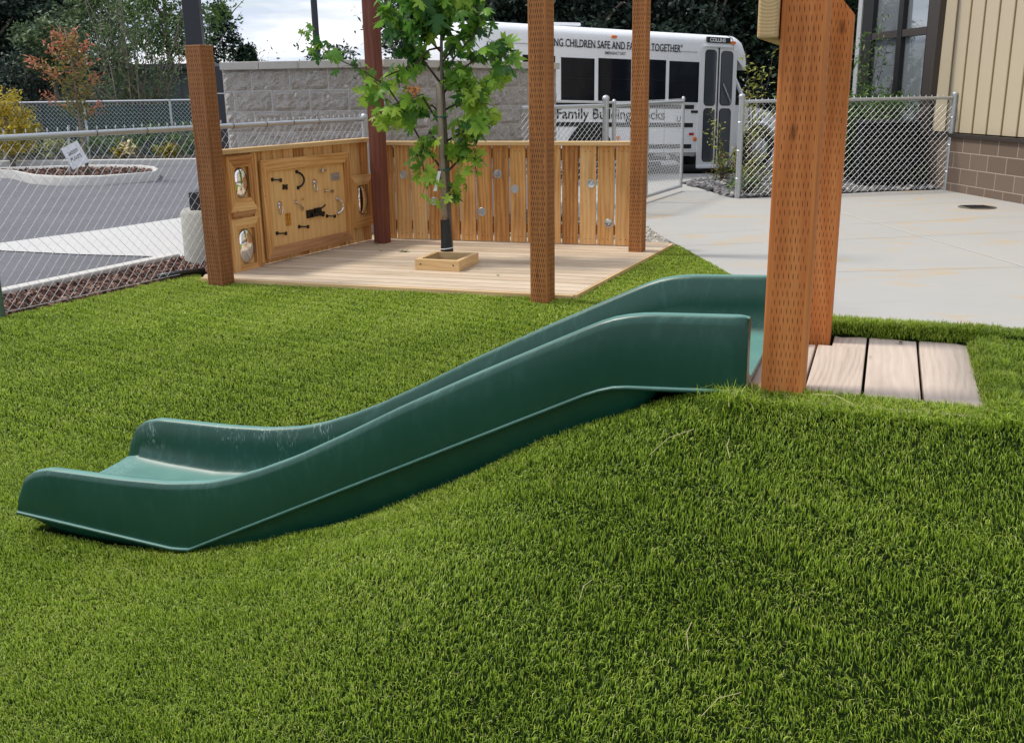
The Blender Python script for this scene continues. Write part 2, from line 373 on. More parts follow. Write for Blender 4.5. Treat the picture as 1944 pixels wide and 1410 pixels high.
# lawn base heightfield
xs=np.arange(-8.2,7.4,.06); ys=np.arange(-2.3,9.3,.06); XX,YY=np.meshgrid(xs,ys)
ZZ=hgt(XX,YY); ins=inpoly(XX,YY,LAWN)
s_=(XX-KX)*AX.x+(YY-KY)*AX.y; w_=(XX-KX)*CX.x+(YY-KY)*CX.y
ZZ=np.where(ins,ZZ,np.minimum(ZZ,0))
hole=(s_>1.67)&(s_<2.21)&(w_>.0)&(w_<.68); ZZ=np.where(hole,np.minimum(ZZ,.665),ZZ)
vv=np.stack([XX.ravel(),YY.ravel(),ZZ.ravel()-.012],1); nx=len(xs); ny=len(ys)
ii=(np.arange(ny-1)[:,None]*nx+np.arange(nx-1)[None,:]).ravel(); 
ff=np.stack([ii,ii+1,ii+nx+1,ii+nx],1)
keep=np.zeros(XX.shape,bool)
for dx_ in (-.09,0,.09):
    for dy_ in (-.09,0,.09): keep|=inpoly(XX+dx_,YY+dy_,LAWN)
kf=keep.ravel(); ff=ff[kf[ff].all(1)]
lawn=npmesh('lawn_ground',vv,ff,M['turfbase'],smooth=True); lawn['kind']='structure'
# blades
def scatter_blades(n,y0,y1,wid,hgt_,xlim,tmin=0,tmax=99):
    out=[]; need=n; tot=0
    while tot<n:
        k=int(need*2.2)+1000
        y=rng.uniform(y0,y1,k)+rng.normal(0,.14,k); x=rng.uniform(xlim[0],xlim[1],k)
        ok=inpoly(x,y,LAWN)
        if n>60000: ok&=np.abs(x)<.58*y+.32
        else: ok&=(np.abs(x)>.58*y+.25)|(y<.9)
        s=(x-KX)*AX.x+(y-KY)*AX.y; w=(x-KX)*CX.x+(y-KY)*CX.y
        ok&=~((s>1.693)&(s<2.19)&(w>.085)&(w<.692))
        # under the slide
        ok&=~((s>-.62)&(s<1.30)&(w>.02)&(w<.55)); ok&=~((s>=1.30)&(s<1.72)&(w>.03)&(w<.55))
        out.append(np.stack([x[ok],y[ok]],1)); tot+=ok.sum()
        if k>6*n and ok.sum()==0: break
    p=np.concatenate(out)[:n]; return p
def blades(p,wid,hh,lean=.38):
    n=len(p); x,y=p[:,0],p[:,1]; z=hgt(x,y)-.010
    # combing direction varies slowly over the lawn
    mound=np.clip(z*3,0,1)
    fa=-1.9+(.25+.55*mound)*np.sin(x*2.3+y*1.1)+.5*mound*np.sin(y*3.1-x*1.7+2)+.55*np.sin(x*9+y*8)+.4*np.sin(y*23-x*11)+rng.normal(0,1.45,n)
    ln=np.abs(rng.normal(lean+.1,.35,n)).clip(.05,1.5)
    band=np.sin((x*.55+y*.84)*46+2.2*np.sin(x*2.1))*np.sin(x*1.9+y*3.3+1)
    h=hh*rng.uniform(.6,1.2,n)*(1+.20*band); ln=(ln*(1-.35*band)).clip(.05,1.5)
    dx,dy=np.cos(fa)*ln*h,np.sin(fa)*ln*h
    face=rng.uniform(0,2*np.pi,n); wx,wy=np.cos(face)*wid*.5,np.sin(face)*wid*.5
    cur=rng.uniform(.15,.5,n)
    v=np.zeros((n,5,3))
    wv=rng.uniform(.7,1.2,n); wx*=wv; wy*=wv
    v[:,0]=np.stack([x-wx,y-wy,z],1); v[:,1]=np.stack([x+wx,y+wy,z],1)
    mx_,my_,mz=x+dx*cur,y+dy*cur,z+h*.62
    v[:,2]=np.stack([mx_+wx*.85,my_+wy*.85,mz],1); v[:,3]=np.stack([mx_-wx*.85,my_-wy*.85,mz],1)
    v[:,4]=np.stack([x+dx,y+dy,z+h*(1.05-.42*np.minimum(ln,1.3))],1)
    b=np.arange(n)[:,None]*5
    tris=np.concatenate([b+[0,1,2],b+[0,2,3],b+[3,2,4]],0)
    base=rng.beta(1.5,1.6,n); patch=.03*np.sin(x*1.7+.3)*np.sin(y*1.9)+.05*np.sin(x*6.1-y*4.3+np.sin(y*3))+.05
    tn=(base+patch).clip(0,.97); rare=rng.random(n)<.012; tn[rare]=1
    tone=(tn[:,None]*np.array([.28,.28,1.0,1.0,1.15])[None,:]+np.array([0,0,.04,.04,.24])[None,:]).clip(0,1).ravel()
    return v.reshape(-1,3),tris,tone
sets=[]
for (n,y0,y1,wd,hh,xl) in ((250000,.95,2.3,.0016,.0155,(-1.7,1.7)),(330000,2.3,3.8,.0020,.0165,(-2.5,2.5)),(240000,3.8,5.9,.0034,.019,(-3.7,2.0)),(170000,5.9,9.1,.0058,.022,(-3.6,2.0)),
     (50000,-2.2,9.0,.006,.028,(-8,7.2))):
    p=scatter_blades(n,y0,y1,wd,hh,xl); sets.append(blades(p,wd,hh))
# thicker fringe round the platform cut-out and against the slide head
k=9000; ss=np.concatenate([rng.uniform(1.62,2.28,k),rng.uniform(2.192,2.27,k//2),rng.uniform(1.62,2.28,k)]); ww=np.concatenate([rng.uniform(.694,.78,k),rng.uniform(.05,.74,k//2),rng.uniform(-.02,.085,k)])
pf=np.stack([KX+AX.x*ss+CX.x*ww,KY+AX.y*ss+CX.y*ww],1); sets.append(blades(pf,.0022,.026,.5))
k=600; ss=rng.normal(1.655,.03,k); ww=rng.normal(-.025,.02,k)
pf=np.stack([KX+AX.x*ss+CX.x*ww,KY+AX.y*ss+CX.y*ww],1); sets.append(blades(pf,.0024,.055,.5))
vs=[];fs=[];ts=[];o_=0
for v_,f_,t_ in sets: vs.append(v_); fs.append(f_+o_); ts.append(t_); o_+=len(v_)
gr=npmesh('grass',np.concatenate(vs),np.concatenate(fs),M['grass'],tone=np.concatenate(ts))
tagp(gr,'bright green artificial grass covering the lawn and the mound','grass',kind='stuff')
# loose long straw strands caught in the turf
M['straw']=basic('pale straw',(.50,.45,.22),.7,0,.2,30)
m=MB()
for (px,py,ln,an) in ((1372,1030,.09,1.2),(1375,1090,.05,1.4),(1100,1180,.045,.9),(1305,1280,.05,1.3),(1330,1385,.08,.4),(1530,940,.10,-.8),(1230,965,.11,.35),(400,605,.05,.1),(1560,700,.0,0),(700,430,.0,0)):
    if ln==0: continue
    g=G(px,py,.25); 
    for _ in range(6): g=G(px,py,float(hgt(g.x,g.y)))
    z=float(hgt(g.x,g.y))+.022; d=Vector((math.cos(an),math.sin(an),0))*ln
    q=Vector((g.x,g.y,z)); qq=q+d; qq.z=float(hgt(qq.x,qq.y))+.026; mid=(q+qq)/2+Vector((-d.y*.12,d.x*.12,.006))
    m.tube([q,mid,qq],.0007,4)
tagp(m.build('dry_straw',M['straw']),'pale dry straw strands lying loose on the mound turf','straw',kind='stuff')
# ---------------------------------------------------------------- hard ground
def g2(*pts): return [tuple(G(px,py)[:2]) for px,py in pts]
CONC=[(1.53,9.03),(1.70,7.40),(2.02,4.55),(2.35,3.25),(7.2,1.45),(7.2,7),(6.15,11.9),(5.95,13.55)]+g2((1680,364),(1405,377),(1385,375),(1294,347),(1345,342),(1345,330))+[(.6,17.3),(-.4,17.3),(-.2,12.6),(.9,11.0)]+g2((1228,433))
flat('patio',CONC,0.0,M['concrete'],.03)
m=MB()
def strip(px0,px1,w,z=.004):
    a=G(*px0); b=G(*px1); d=(b-a).normalized(); n=Vector((-d.y,d.x,0))*w/2
    m.face([a-n+Vector((0,0,z)),a+n+Vector((0,0,z)),b+n+Vector((0,0,z)),b-n+Vector((0,0,z))][::-1])
strip((1600,405),(1944,506),.009)
o=m.build('patio_joint',basic('pale joint',(.74,.73,.70),.8)); o['kind']='structure'
m=MB()
for a,b in (((1575,428),(1944,411)),((1575,456),(1944,440)),((1575,517),(1944,507)),((1240,448),(1450,436)),((1260,468),(1450,461)),((1700,390),(1944,380)),((1230,385),(1380,378))): strip(a,b,.005)
o=m.build('patio_score_line',basic('grey score line',(.30,.29,.27),.85)); o['kind']='structure'
# round drain cover
c=G(1855,394); t=empty('drain_cover',c,'round dark bronze drain cover set in the patio near the masonry wall','drain cover')
m=MB(); m.tube([c,c+Vector((0,0,.008))],.205,40); m.build('cover_plate',basic('bronze plate',(.20,.18,.14),.5,.4),t)
m=MB()
for k in range(-3,4): m.box(c+Vector((-.14,k*.045-.008,.008)),(.28,0,0),(0,.016,0),(0,0,.004))
m.build('cover_rib',M['darksteel'],t)
# asphalt + walkway + mulch + kerbs on the left
flat('parking_lot',[(-60,-20),(-9,-20),(-3.86,6.9),(-2.93,8.85),(-2.6,9.4),(-2.2,10.6),(-1.2,12),(1.0,14.5),(.4,17.3),(8,18),(14,60),(-60,60)],-.03,M['asphalt'])
M['walk']=basic('pale walkway concrete',(.52,.51,.49),.85,0,.1,2,.3,80)
wk=[tuple(p[:2]) for p in (G(-120,470),G(0,457),G(200,431),G(420,398),G(470,450),G(345,488),G(330,483),G(150,478),G(0,471))]
flat('walkway',wk,-.022,M['walk'])
KA=Vector((-3.86,6.9,0)); KB=Vector((-2.93,8.85,0)); kd=(KB-KA).normalized()
m=MB(); m.box(KA-kd*9+Vector((0,0,-.05)),kd*11.0,Vector((kd.y,-kd.x,0))*.12,(0,0,.10)); o=m.build('kerb',M['curb'],bevel=.015); o['kind']='structure'
# mulch strip between kerb and chain-link fence
fd=Vector((.479,.878,0)).normalized(); FA=Vector((-3.34,6.40,0)); fn=Vector((fd.y,-fd.x,0))
flat('mulch_bed',[tuple((KA-kd*9)[:2]),tuple((KB+kd*1.8)[:2]),tuple((FA+fd*4.2)[:2]),tuple((FA-fd*9)[:2])],-.006,M['soil'])
def chips(n,sampler,size,zb,flatn=.5):
    p=sampler(n); n=len(p); 
    a=rng.normal(0,1,(n,3)); a[:,2]*=flatn; a/=np.linalg.norm(a,axis=1)[:,None]
    b=np.cross(a,rng.normal(0,1,(n,3))); b/=np.linalg.norm(b,axis=1)[:,None]
    l=size*rng.uniform(.5,1.4,n)[:,None]; w=size*.35*rng.uniform(.6,1.3,n)[:,None]
    c=np.stack([p[:,0],p[:,1],zb+rng.uniform(0,.02,n)],1)
    v=np.stack([c-a*l-b*w,c+a*l-b*w,c+a*l*.8+b*w,c-a*l*.9+b*w],1).reshape(-1,3)
    f=np.arange(n*4).reshape(n,4); return v,f,np.repeat(rng.random(n),4)
def samp_mulch(n):
    t=rng.uniform(-3.0,2.9,n); u=rng.random(n)
    A=np.array(FA[:2])+np.outer(t,np.array(fd[:2])); K=np.array(KA[:2])+np.outer(t,np.array(kd[:2]))+np.array([kd.y,-kd.x])*.12
    return A*(1-u)[:,None]+K*u[:,None]
M['mulch']=foliage('bark mulch',[(0,(.07,.035,.025)),(.5,(.20,.10,.075)),(.85,(.36,.21,.16)),(1,(.42,.30,.22))],0,.8)
v,f,t=chips(9000,samp_mulch,.022,0.0); o=npmesh('bark_mulch',v,f,M['mulch'],tone=t); tagp(o,'reddish brown bark mulch between the kerb and the mesh fence','mulch',kind='stuff')
# ---------------------------------------------------------------- rocks
ICO_V=None
def ico():
    import bmesh
    b=bmesh.new(); bmesh.ops.create_icosphere(b,subdivisions=1,radius=1); v=np.array([x.co[:] for x in b.verts]); f=np.array([[y.index for y in x.verts] for x in b.faces]); b.free(); return v,f
IV,IF=ico()
def rocks(p,size,zb,flatz=.5,spread=.4):
    n=len(p); nv=len(IV)
    sc=size*rng.uniform(1-spread,1+spread,(n,1,1))*np.stack([rng.uniform(.8,1.4,n),rng.uniform(.6,1,n),rng.uniform(flatz*.6,flatz*1.4,n)],1)[:,None,:]
    v=IV[None]*(1+rng.normal(0,.14,(n,nv,1)))*sc
    a=rng.uniform(0,6.28,n); ca,sa=np.cos(a)[:,None],np.sin(a)[:,None]; b=rng.normal(0,.35,n); cb,sb=np.cos(b)[:,None],np.sin(b)[:,None]
    x,y,z=v[:,:,0],v[:,:,1],v[:,:,2]; x,z=x*cb-z*sb,x*sb+z*cb; x,y=x*ca-y*sa,x*sa+y*ca
    v=np.stack([x+p[:,0:1],y+p[:,1:2],z+zb+rng.uniform(0,size*.5,(n,1))],2).reshape(-1,3)
    f=(IF[None]+np.arange(n)[:,None,None]*nv).reshape(-1,3); return v,f,np.repeat(rng.random(n),nv)
def samp(poly,n):
    P=np.array(poly); lo,hi=P.min(0),P.max(0); out=[]; tot=0
    while tot<n:
        q=rng.uniform(lo,hi,(n*3,2)); q=q[inpoly(q[:,0],q[:,1],poly)]; out.append(q); tot+=len(q)
    return np.concatenate(out)[:n]
BED=g2((1297,349),(1386,374),(1405,376),(1680,363),(1800,359))+[(6.3,15.0),(5.8,16.6)]+g2((1345,335),(1345,342))
flat('rock_bed_ground',BED,-.02,M['soil'])
M['rock']=foliage('river rock',[(0,(.05,.05,.055)),(.5,(.15,.15,.155)),(.85,(.27,.25,.24)),(1,(.45,.43,.40))],0,.7)
v,f,t=rocks(samp(BED,3800),.048,0,.5); o=npmesh('river_rocks',v,f,M['rock'],tone=t,smooth=False); tagp(o,'grey river rocks filling the planting bed under the right mesh fence','rocks',kind='stuff')
PEB=g2((1224,428),(1284,467),(1278,470),(1200,476))+[(-1.2,9.75),(-1.0,10.2),(.9,10.9)]
flat('pebble_strip_ground',PEB,-.022,M['soil'])
M['pebble']=foliage('pale pebbles',[(0,(.16,.15,.13)),(.5,(.33,.30,.25)),(1,(.6,.56,.5))],0,.7)
pp=np.concatenate([samp(g2((1224,430),(1280,466),(1200,476)),2600),samp(PEB,3500)])
v,f,t=rocks(pp,.015,-.008,.6); o=npmesh('pea_gravel',v,f,M['pebble'],tone=t); tagp(o,'pale pea gravel in the gap behind the plank fence','gravel',kind='stuff')
# ---------------------------------------------------------------- slide
def lerp(t,pts): return float(np.interp(t,[p[0] for p in pts],[p[1] for p in pts]))
TOP=[(-.648,.085),(-.640,.130),(-.621,.160),(-.607,.189),(-.568,.217),(-.503,.234),(-.379,.236),(-.201,.238),(-.026,.247),(.115,.268),(.198,.291),(.307,.331),(.436,.388),(.592,.469),(.772,.567),(.994,.679),(1.2,.779),(1.29,.822),(1.34,.845),(1.38,.857),(1.44,.866),(1.55,.870),(1.66,.874),(1.678,.870)]
SEAM=[(-.648,.068),(-.03,.031),(.03,.038),(1.31,.662),(1.37,.680),(1.66,.694),(1.7,.694)]
FLR=[(-.67,.052),(-.60,.066),(-.45,.060),(-.25,.055),(0,.075),(.15,.12),(.30,.185),(1.25,.640),(1.33,.675),(1.42,.700),(1.7,.712)]
slide=empty('toddler_slide',SL(0,0,0),'dark green moulded plastic slide running down the grass mound','slide')
st=sorted(set([-.648,-.642,-.635,-.62,-.605,-.585,-.56,-.53,-.50]+[round(x,3) for x in np.arange(-.46,1.68,.035)]+[1.655,1.668,1.675,1.678]))
WD=.57
rows=[]
for s in st:
    tz=lerp(s,TOP); sz=lerp(s,SEAM); fz=max(lerp(s,FLR),sz+.004)
    e=0
    if s>1.655: e=(s-1.655)*.35
    wallh=max(tz-fz,.004); r=.022; th=.043
    def prof():
        L=[(.003+e,sz),(0.0+e,sz+.02*min(1,wallh/.1)),(-.001+e,tz-r*min(1,wallh/.06)),(.003+e,tz-.006*min(1,wallh/.06)),(.009,tz-.001),(.024,tz+.001),(.037,tz-.002*min(1,wallh/.06)),(th,tz-.012*min(1,wallh/.06)),(th+.004,tz-.5*wallh),(th+.008,fz+.28*wallh*.5),(th+.018,fz+.012*min(1,wallh/.06)),(th+.045,fz+.001),(th+.10,fz-.001)]
        return L
    L=prof(); Rr=[(WD-a,b) for a,b in L[::-1]]
    full=L+[(WD*.42,fz-.003),(WD*.5,fz-.004),(WD*.58,fz-.003)]+Rr
    rows.append([SL(s,a,b) for a,b in full])
m=MB(); m.grid(rows)
# closed underside
und=[[SL(s,.003,lerp(s,SEAM)),SL(s,.05,lerp(s,SEAM)-.002),SL(s,WD-.05,lerp(s,SEAM)-.002),SL(s,WD-.003,lerp(s,SEAM))][::-1] for s in st]
m.grid(und)
m.f.append(tuple(range(len(rows[0])))[::-1]); m.uv.append([(0,0)]*len(rows[0])); m.mi.append(0)
b=(len(rows)-1)*len(rows[0]); m.f.append(tuple(b+i for i in range(len(rows[0])))); m.uv.append([(0,0)]*len(rows[0])); m.mi.append(0)
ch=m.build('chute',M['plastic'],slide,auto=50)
for side in (0,1):
    m=MB(); w0=0 if side==0 else WD; sg=-1 if side==0 else 1
    rr=[]
    for s in st:
        z=lerp(s,SEAM); a=.0075
        rr.append([SL(s,w0-sg*.002,z+.006),SL(s,w0+sg*a,z+.004),SL(s,w0+sg*(a+.001),z),SL(s,w0+sg*a,z-.004),SL(s,w0-sg*.004,z-.005)])
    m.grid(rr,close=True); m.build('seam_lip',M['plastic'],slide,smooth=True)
# skirt below the seam, inset a little and cut back under the head
m=MB(); rr=[]
sk=[(-.648,.062,.060),(-.62,.06,.035),(-.58,.06,.012),(-.52,.06,-.004),(-.4,.053,-.012),(-.2,.042,-.012),(0,.032,-.012),(.15,.09,.0),(.4,.215,.10),(.7,.362,.235),(1.0,.508,.385),(1.2,.606,.475),(1.36,.672,.545),(1.40,.678,.575),(1.43,.681,.618),(1.452,.683,.648),(1.475,.684,.680)]
for s,a,bz in sk:
    rr.append([SL(s,.012,a),SL(s,.020,(a+bz)/2),SL(s,.045,bz),SL(s,WD-.045,bz),SL(s,WD-.020,(a+bz)/2),SL(s,WD-.012,a)])
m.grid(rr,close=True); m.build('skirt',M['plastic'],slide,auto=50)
# ---------------------------------------------------------------- platform
plat=empty('mound_platform',SL(1.95,.38,.6),'small platform of four pale planks sunk into the mound top','platform')
for k,(a,b) in enumerate(((1.672,1.797),(1.803,1.930),(1.937,2.062),(2.069,2.197))):
    m=MB()
    w0,w1=.02,.703
    if k==1:  # notched round the rear post
        m.box(SL(a,w0,.645),AX*(b-a),CX*(.575-w0),(0,0,.035),grain=1)
        m.box(SL(a+.038,.5752,.645),AX*(b-a-.038),CX*(w1-.5752),(0,0,.035),grain=1)
    elif k==0: m.box(SL(a,w0+.03,.645),AX*(b-a),CX*(.54-w0),(0,0,.035),grain=1)
    else: m.box(SL(a,w0,.645),AX*(b-a),CX*(w1-w0),(0,0,.035),grain=1)
    m.build('plank',M['platform'],plat,bevel=.003)
for w in (.10,.62):
    m=MB(); m.box(SL(1.68,w,.56),AX*.51,CX*.038,(0,0,.082)); m.build('joist',M['cedar_red'],plat)
def thing_front():
    fr=empty('slide_frame_post',SL(1.75,.10,.6),'tall orange-brown incised timber post at the head of the slide, pale rail end beside it','post')
    m=MB(); m.box(SL(1.706,.052,.40),AX*.098,CX*.092,(0,0,2.2)); m.build('post_timber',M['incised_front'],fr,bevel=.005)
    m=MB(); m.box(SL(1.660,.030,1.478),AX*.043,CX*.76,(0,0,.15),grain=1,end=1)
    t=NT('end grain'); uv=t.uv(); vo=t.obj()
    g=t.n.new('ShaderNodeTexWave'); g.wave_type='RINGS'; g.rings_direction='Z'; g.inputs['Scale'].default_value=44; g.inputs['Distortion'].default_value=.8; g.inputs['Detail'].default_value=2
    cx=t.n.new('ShaderNodeVectorRotate'); cx.rotation_type='Z_AXIS'
    p=SL(1.683,.03,1.575)-SL(1.75,.10,.6)
    vv_=t.n.new('ShaderNodeMapping'); vv_.vector_type='POINT'; vv_.inputs['Location'].default_value=(-p.x,-p.z,0)
    sxy=t.n.new('ShaderNodeSeparateXYZ'); cb=t.n.new('ShaderNodeCombineXYZ'); t.lk(vo,sxy.inputs[0]); t.lk(sxy.outputs[0],cb.inputs[0]); t.lk(sxy.outputs[2],cb.inputs[1])
    t.lk(cb.outputs[0],vv_.inputs['Vector']); t.lk(vv_.outputs[0],g.inputs['Vector'])
    t.set(t.mix(g.outputs['Fac'],(.62,.44,.22),(.46,.30,.13)),.8)
    m.build('rail',[M['cedar_pale'],t.m],fr,bevel=.006)
    return fr
thing_front()
rp=empty('slide_rear_post',SL(1.78,.64,.6),'reddish incised timber post with a slanted top, behind the tall front post','post')
zt=V(1617,25,SL(1.83,.6).y).z
m=MB(); w0,w1=.603,.695; a,b=1.738,1.832
pr=[SL(a,w0,.50),SL(b,w0,.50),SL(b,w0,zt),SL(a+.02,w0,zt+.085),SL(a,w0,zt+.085)]
m.prism(pr,CX*(w1-w0),[(-.047,0),(.047,0),(.047,zt-.5),(-.027,zt-.42),(-.047,zt-.42)])
# proper side uv (along height)
for i,u in enumerate(m.uv):
    if len(u)==4:
        P=[Vector(m.v[j]) for j in m.f[i]]
        m.uv[i]=[(((p-SL(a,w0)).dot(CX)-.046),p.z-.5) for p in P] if abs((P[0]-P[1]).dot(AX))<1e-4 and abs((P[1]-P[2]).dot(AX))<1e-4 else m.uv[i]
m.build('post_timber',M['incised_front'],rp,bevel=.005)
m=MB(); m.box(SL(1.700,.5,.60),AX*.028,CX*.095,(0,0,.105)); tagp(m.build('rail_block',M['cedar_pale'],rp,bevel=.008))
# small debris on the planks
def crumpled(name,c,r,mat,label,cat,group=None,n=9):
    m=MB(); pts=[]
    for k in range(n):
        a=k/n*6.28; rr=r*random.uniform(.5,1.1); pts.append(Vector(c)+Vector((math.cos(a)*rr,math.sin(a)*rr,random.uniform(.002,r*.45))))
    cc=Vector(c)+Vector((0,0,r*.2))
    for k in range(n): m.face([cc,pts[k],pts[(k+1)%n]])
    return tagp(m.build(name,mat),label,cat,group)
g=G(1709,651,.683); crumpled('plastic_scrap',g,.010,M['black'],'tiny crumpled black scrap at the back of the middle plank','scrap')
M['dryleaf']=basic('dry green leaf',(.16,.22,.05),.7,0,.3,60)
g=G(1652,678,.683); crumpled('leaf_bit',g,.005,M['dryleaf'],'tiny green leaf bit on the platform plank','leaf')
# ---------------------------------------------------------------- deck
DFL,DFR,DR=Vector((-2.38,7.58,0)),Vector((.434,6.675,0)),Vector((1.463,8.93,0))
DBL=Vector((-1.30,9.72,0)); ddx=(DFR-DFL).normalized()
deckpoly=[DFL,DFR,DR,Vector((1.44,8.98,0)),Vector((-1.28,9.93,0)),Vector((-2.42,7.66,0))]
deck=empty('timber_deck',(0,8.2,0),'low pale timber deck with the young tree growing through it','deck')
nrm=Vector((-ddx.y,ddx.x,0)); m=MB()
PP=[(p.x,p.y) for p in deckpoly]; off0=(DFL).dot(nrm); k=0; bw=.131; gap=.009
pmax=max(Vector(p).to_3d().dot(nrm) for p in deckpoly); tx0=off0-.02
pl=G(845,515,.03)
while tx0<pmax:
    a=tx0; b=tx0+bw
    def span(t):
        xs=[]
        n=len(deckpoly)
        for i in range(n):
            p,q=deckpoly[i],deckpoly[(i+1)%n]; tp,tq=p.dot(nrm),q.dot(nrm)
            if (tp-t)*(tq-t)<=0 and abs(tp-tq)>1e-9: f_=(t-tp)/(tq-tp); xs.append((p+(q-p)*f_).dot(ddx))
        return (min(xs),max(xs)) if len(xs)>=2 else None
    sa=span(max(a,off0+.001)); sb=span(min(b,pmax-.001))
    if a<off0: a=off0
    if sa and sb:
        l0,l1,r0,r1=sa[0],sb[0],sa[1],sb[1]
        P=[ddx*l0+nrm*a,ddx*r0+nrm*a,ddx*r1+nrm*b,ddx*l1+nrm*b]; P=[p+Vector((0,0,.028)) for p in P]
        m.prism(P,(0,0,-.035),[((-bw/2 if i<2 else bw/2),(p.dot(ddx))) for i,p in enumerate(P)])
    tx0+=bw+gap; k+=1
m.build('deck_boards',M['decking'],deck,bevel=.003)
m=MB(); m.beam(DFL+Vector((0,0,-.006))-nrm*.02,DFR+Vector((0,0,-.006))-nrm*.02,.035,.064); m.beam(DFR+Vector((0,0,-.006)),DR+Vector((0,0,-.006)),.035,.064)
m.build('edge_board',M['cedar_pale'],deck)
flat('deck_soil',[tuple(p[:2]) for p in deckpoly],-.004,M['soil'])
# posts round the deck
def rotbox(c,w,d,ang,z0,z1,m):
    e=Vector((math.cos(ang),math.sin(ang),0)); n=Vector((-e.y,e.x,0)); m.box(Vector((c[0],c[1],z0))-e*w/2-n*d/2,e*w,n*d,(0,0,z1-z0))
ANG=math.radians(-26)
pc=G(1032,563,.045); n_=Vector((math.sin(-ANG),math.cos(ANG),0))
def timber(name,px,py,w,d,ang,z1,mat,label,extra=None,z0=.0,push=.5):
    c=G(px,py,.045); n=Vector((-math.sin(ang),math.cos(ang),0)); e=Vector((math.cos(ang),math.sin(ang),0)); c=c+n*d*push
    t=empty(name,(c.x,c.y,.045),label,'post'); m=MB(); rotbox(c,w,d,ang,z0,z1,m); m.build('post_timber',mat,t,bevel=.006)
    return t,c
timber('deck_post',1023,563,.128,.128,ANG,2.9,M['incised_deck'],'brown incised timber post at the front edge of the deck, right of the young tree')
timber('deck_post',1205,475,.118,.118,ANG,2.9,M['incised_deck'],'incised timber post ending the plank fence, beside the mesh gate')
timber('deck_post',720,459,.115,.115,ANG,2.9,M['post_red'],'dark reddish post in the corner where the two plank fences meet')
tz=V(376,88,7.55).z
timber('deck_post',408,531,.142,.135,ANG,tz,M['incised_left'],'stout brown post standing in front of the busy board fence, flat topped')
# small metal tag on centre post
# planter box
e=ddx; n=nrm; pb=empty('planter_frame',G(845,512,.045),'square pale wood frame round the foot of the young tree','planter')
a=G(788,512,.029); b_=G(872,516,.029); c_=G(912,502,.029); fx=(b_-a); fy=(c_-b_); fyl=.42; fxn=fx.normalized(); 
fyn=Vector((-fxn.y,fxn.x,0)); L=fx.length; hh=.085; th=.038
m=MB(); m.box(a,fxn*L,fyn*th,(0,0,hh)); m.build('frame_board',M['cedar_pale'],pb,bevel=.003)
m=MB(); m.box(a+fyn*(fyl-th),fxn*L,fyn*th,(0,0,hh)); m.build('frame_board',M['cedar_pale'],pb,bevel=.003)
for q in (0,L-th):
    m=MB(); m.box(a+fyn*(th+.001)+fxn*q,fxn*th,fyn*(fyl-2*th-.002),(0,0,hh)); m.build('frame_board',M['cedar_pale'],pb,bevel=.003)
m=MB(); m.box(a+fxn*th+fyn*th,fxn*(L-2*th),fyn*(fyl-2*th),(0,0,.02)); m.build('soil_fill',M['soil'],pb)
for q in (.05,L-.05):
    m=MB(); p=a+fxn*q-fyn*.001+Vector((0,0,.047)); m.tube([p,p-fyn*.0015],.006,10); m.build('screw_head',M['blackiron'],pb)
# ---------------------------------------------------------------- plank fences
def perp(a): return Vector((a.y,-a.x,0))
# left fence with busy board : plane through LP along LU
LP=Vector((-2.185,7.786,0)); LQ=Vector((-1.315,9.46,0)); LU=(LQ-LP).normalized(); LN=perp(LU)
LLEN=(LQ-LP).length
def lw(px,py): return onp(px,py,LP,LU)
def LW(s,z,o=0): return LP+LU*s+LN*o+Vector((0,0,z))
ltop=(lw(421,281)[1]+lw(700,264)[1])/2
fl=empty('plank_fence',LP,'left plank fence of upright cedar boards carrying the busy board','fence')
nb=15; s0=-.12; bwid=(LLEN+.12)/nb
for k in range(nb):
    m=MB(); m.box(LW(s0+k*bwid+.005,.034,-.018),LU*(bwid-.010),LN*.018,(0,0,ltop-.034-.035)); m.build('fence_board',M['cedar'],fl,bevel=.002)
m=MB(); m.box(LW(s0,ltop-.036,-.05),LU*(LLEN+.14),LN*.09,(0,0,.036)); m.build('top_rail',M['cedar_pale'],fl,bevel=.004)
m=MB()
for z in (.15,ltop-.16): m.box(LW(s0,z,-.058),LU*(LLEN+.12),LN*.038,(0,0,.09))
m.build('back_rail',M['cedar_red'],fl)
def miter(m,s0,s1,z0,z1,wt,wb,ws,o,th,F):
    O=[(s0,z0),(s1,z0),(s1,z1),(s0,z1)]; I=[(s0+ws,z0+wb),(s1-ws,z0+wb),(s1-ws,z1-wt),(s0+ws,z1-wt)]
    out=[]
    for i in range(4):
        j=(i+1)%4; q=[O[i],O[j],I[j],I[i]]; P=[F(s,z,o) for s,z in q]
        ax=0 if i%2==0 else 1
        mm=MB(); mm.prism(P,F(0,0,o+th)-F(0,0,o),[((s-z if False else (z if ax==0 else s))-(q[0][1] if ax==0 else q[0][0]),(s if ax==0 else z)) for s,z in q]); out.append(mm)
    return out
bb=empty('busy_board',LW(.9,.3,.02),'plywood busy board with latches and handles in a broad cedar frame','busy board')
A=lw(487,305); B=lw(665,455); a1=lw(502.3,324.6); b1=lw(656.2,438.9)
z_t=A[1]; z_b=B[1]
for i,mm in enumerate(miter(None,A[0],B[0],B[1],A[1],A[1]-a1[1],b1[1]-B[1],(a1[0]-A[0]+B[0]-b1[0])/2,.022,.022,LW)):
    mm.build('frame_rail',M['cedar_red'] if i==0 else M['cedar'],bb,bevel=.003)
m=MB(); m.box(LW(A[0]+.02,B[1]+.02,.003),LU*(B[0]-A[0]-.04),LN*.018,(0,0,A[1]-B[1]-.04),grain=2); m.build('plywood_panel',M['plywood'],bb)
def z4(x,y): return lw(400+x/4.547,230+y/4.547)
def HP(x,y,o=.022):
    s,z=z4(x,y); return LW(s,z,o)
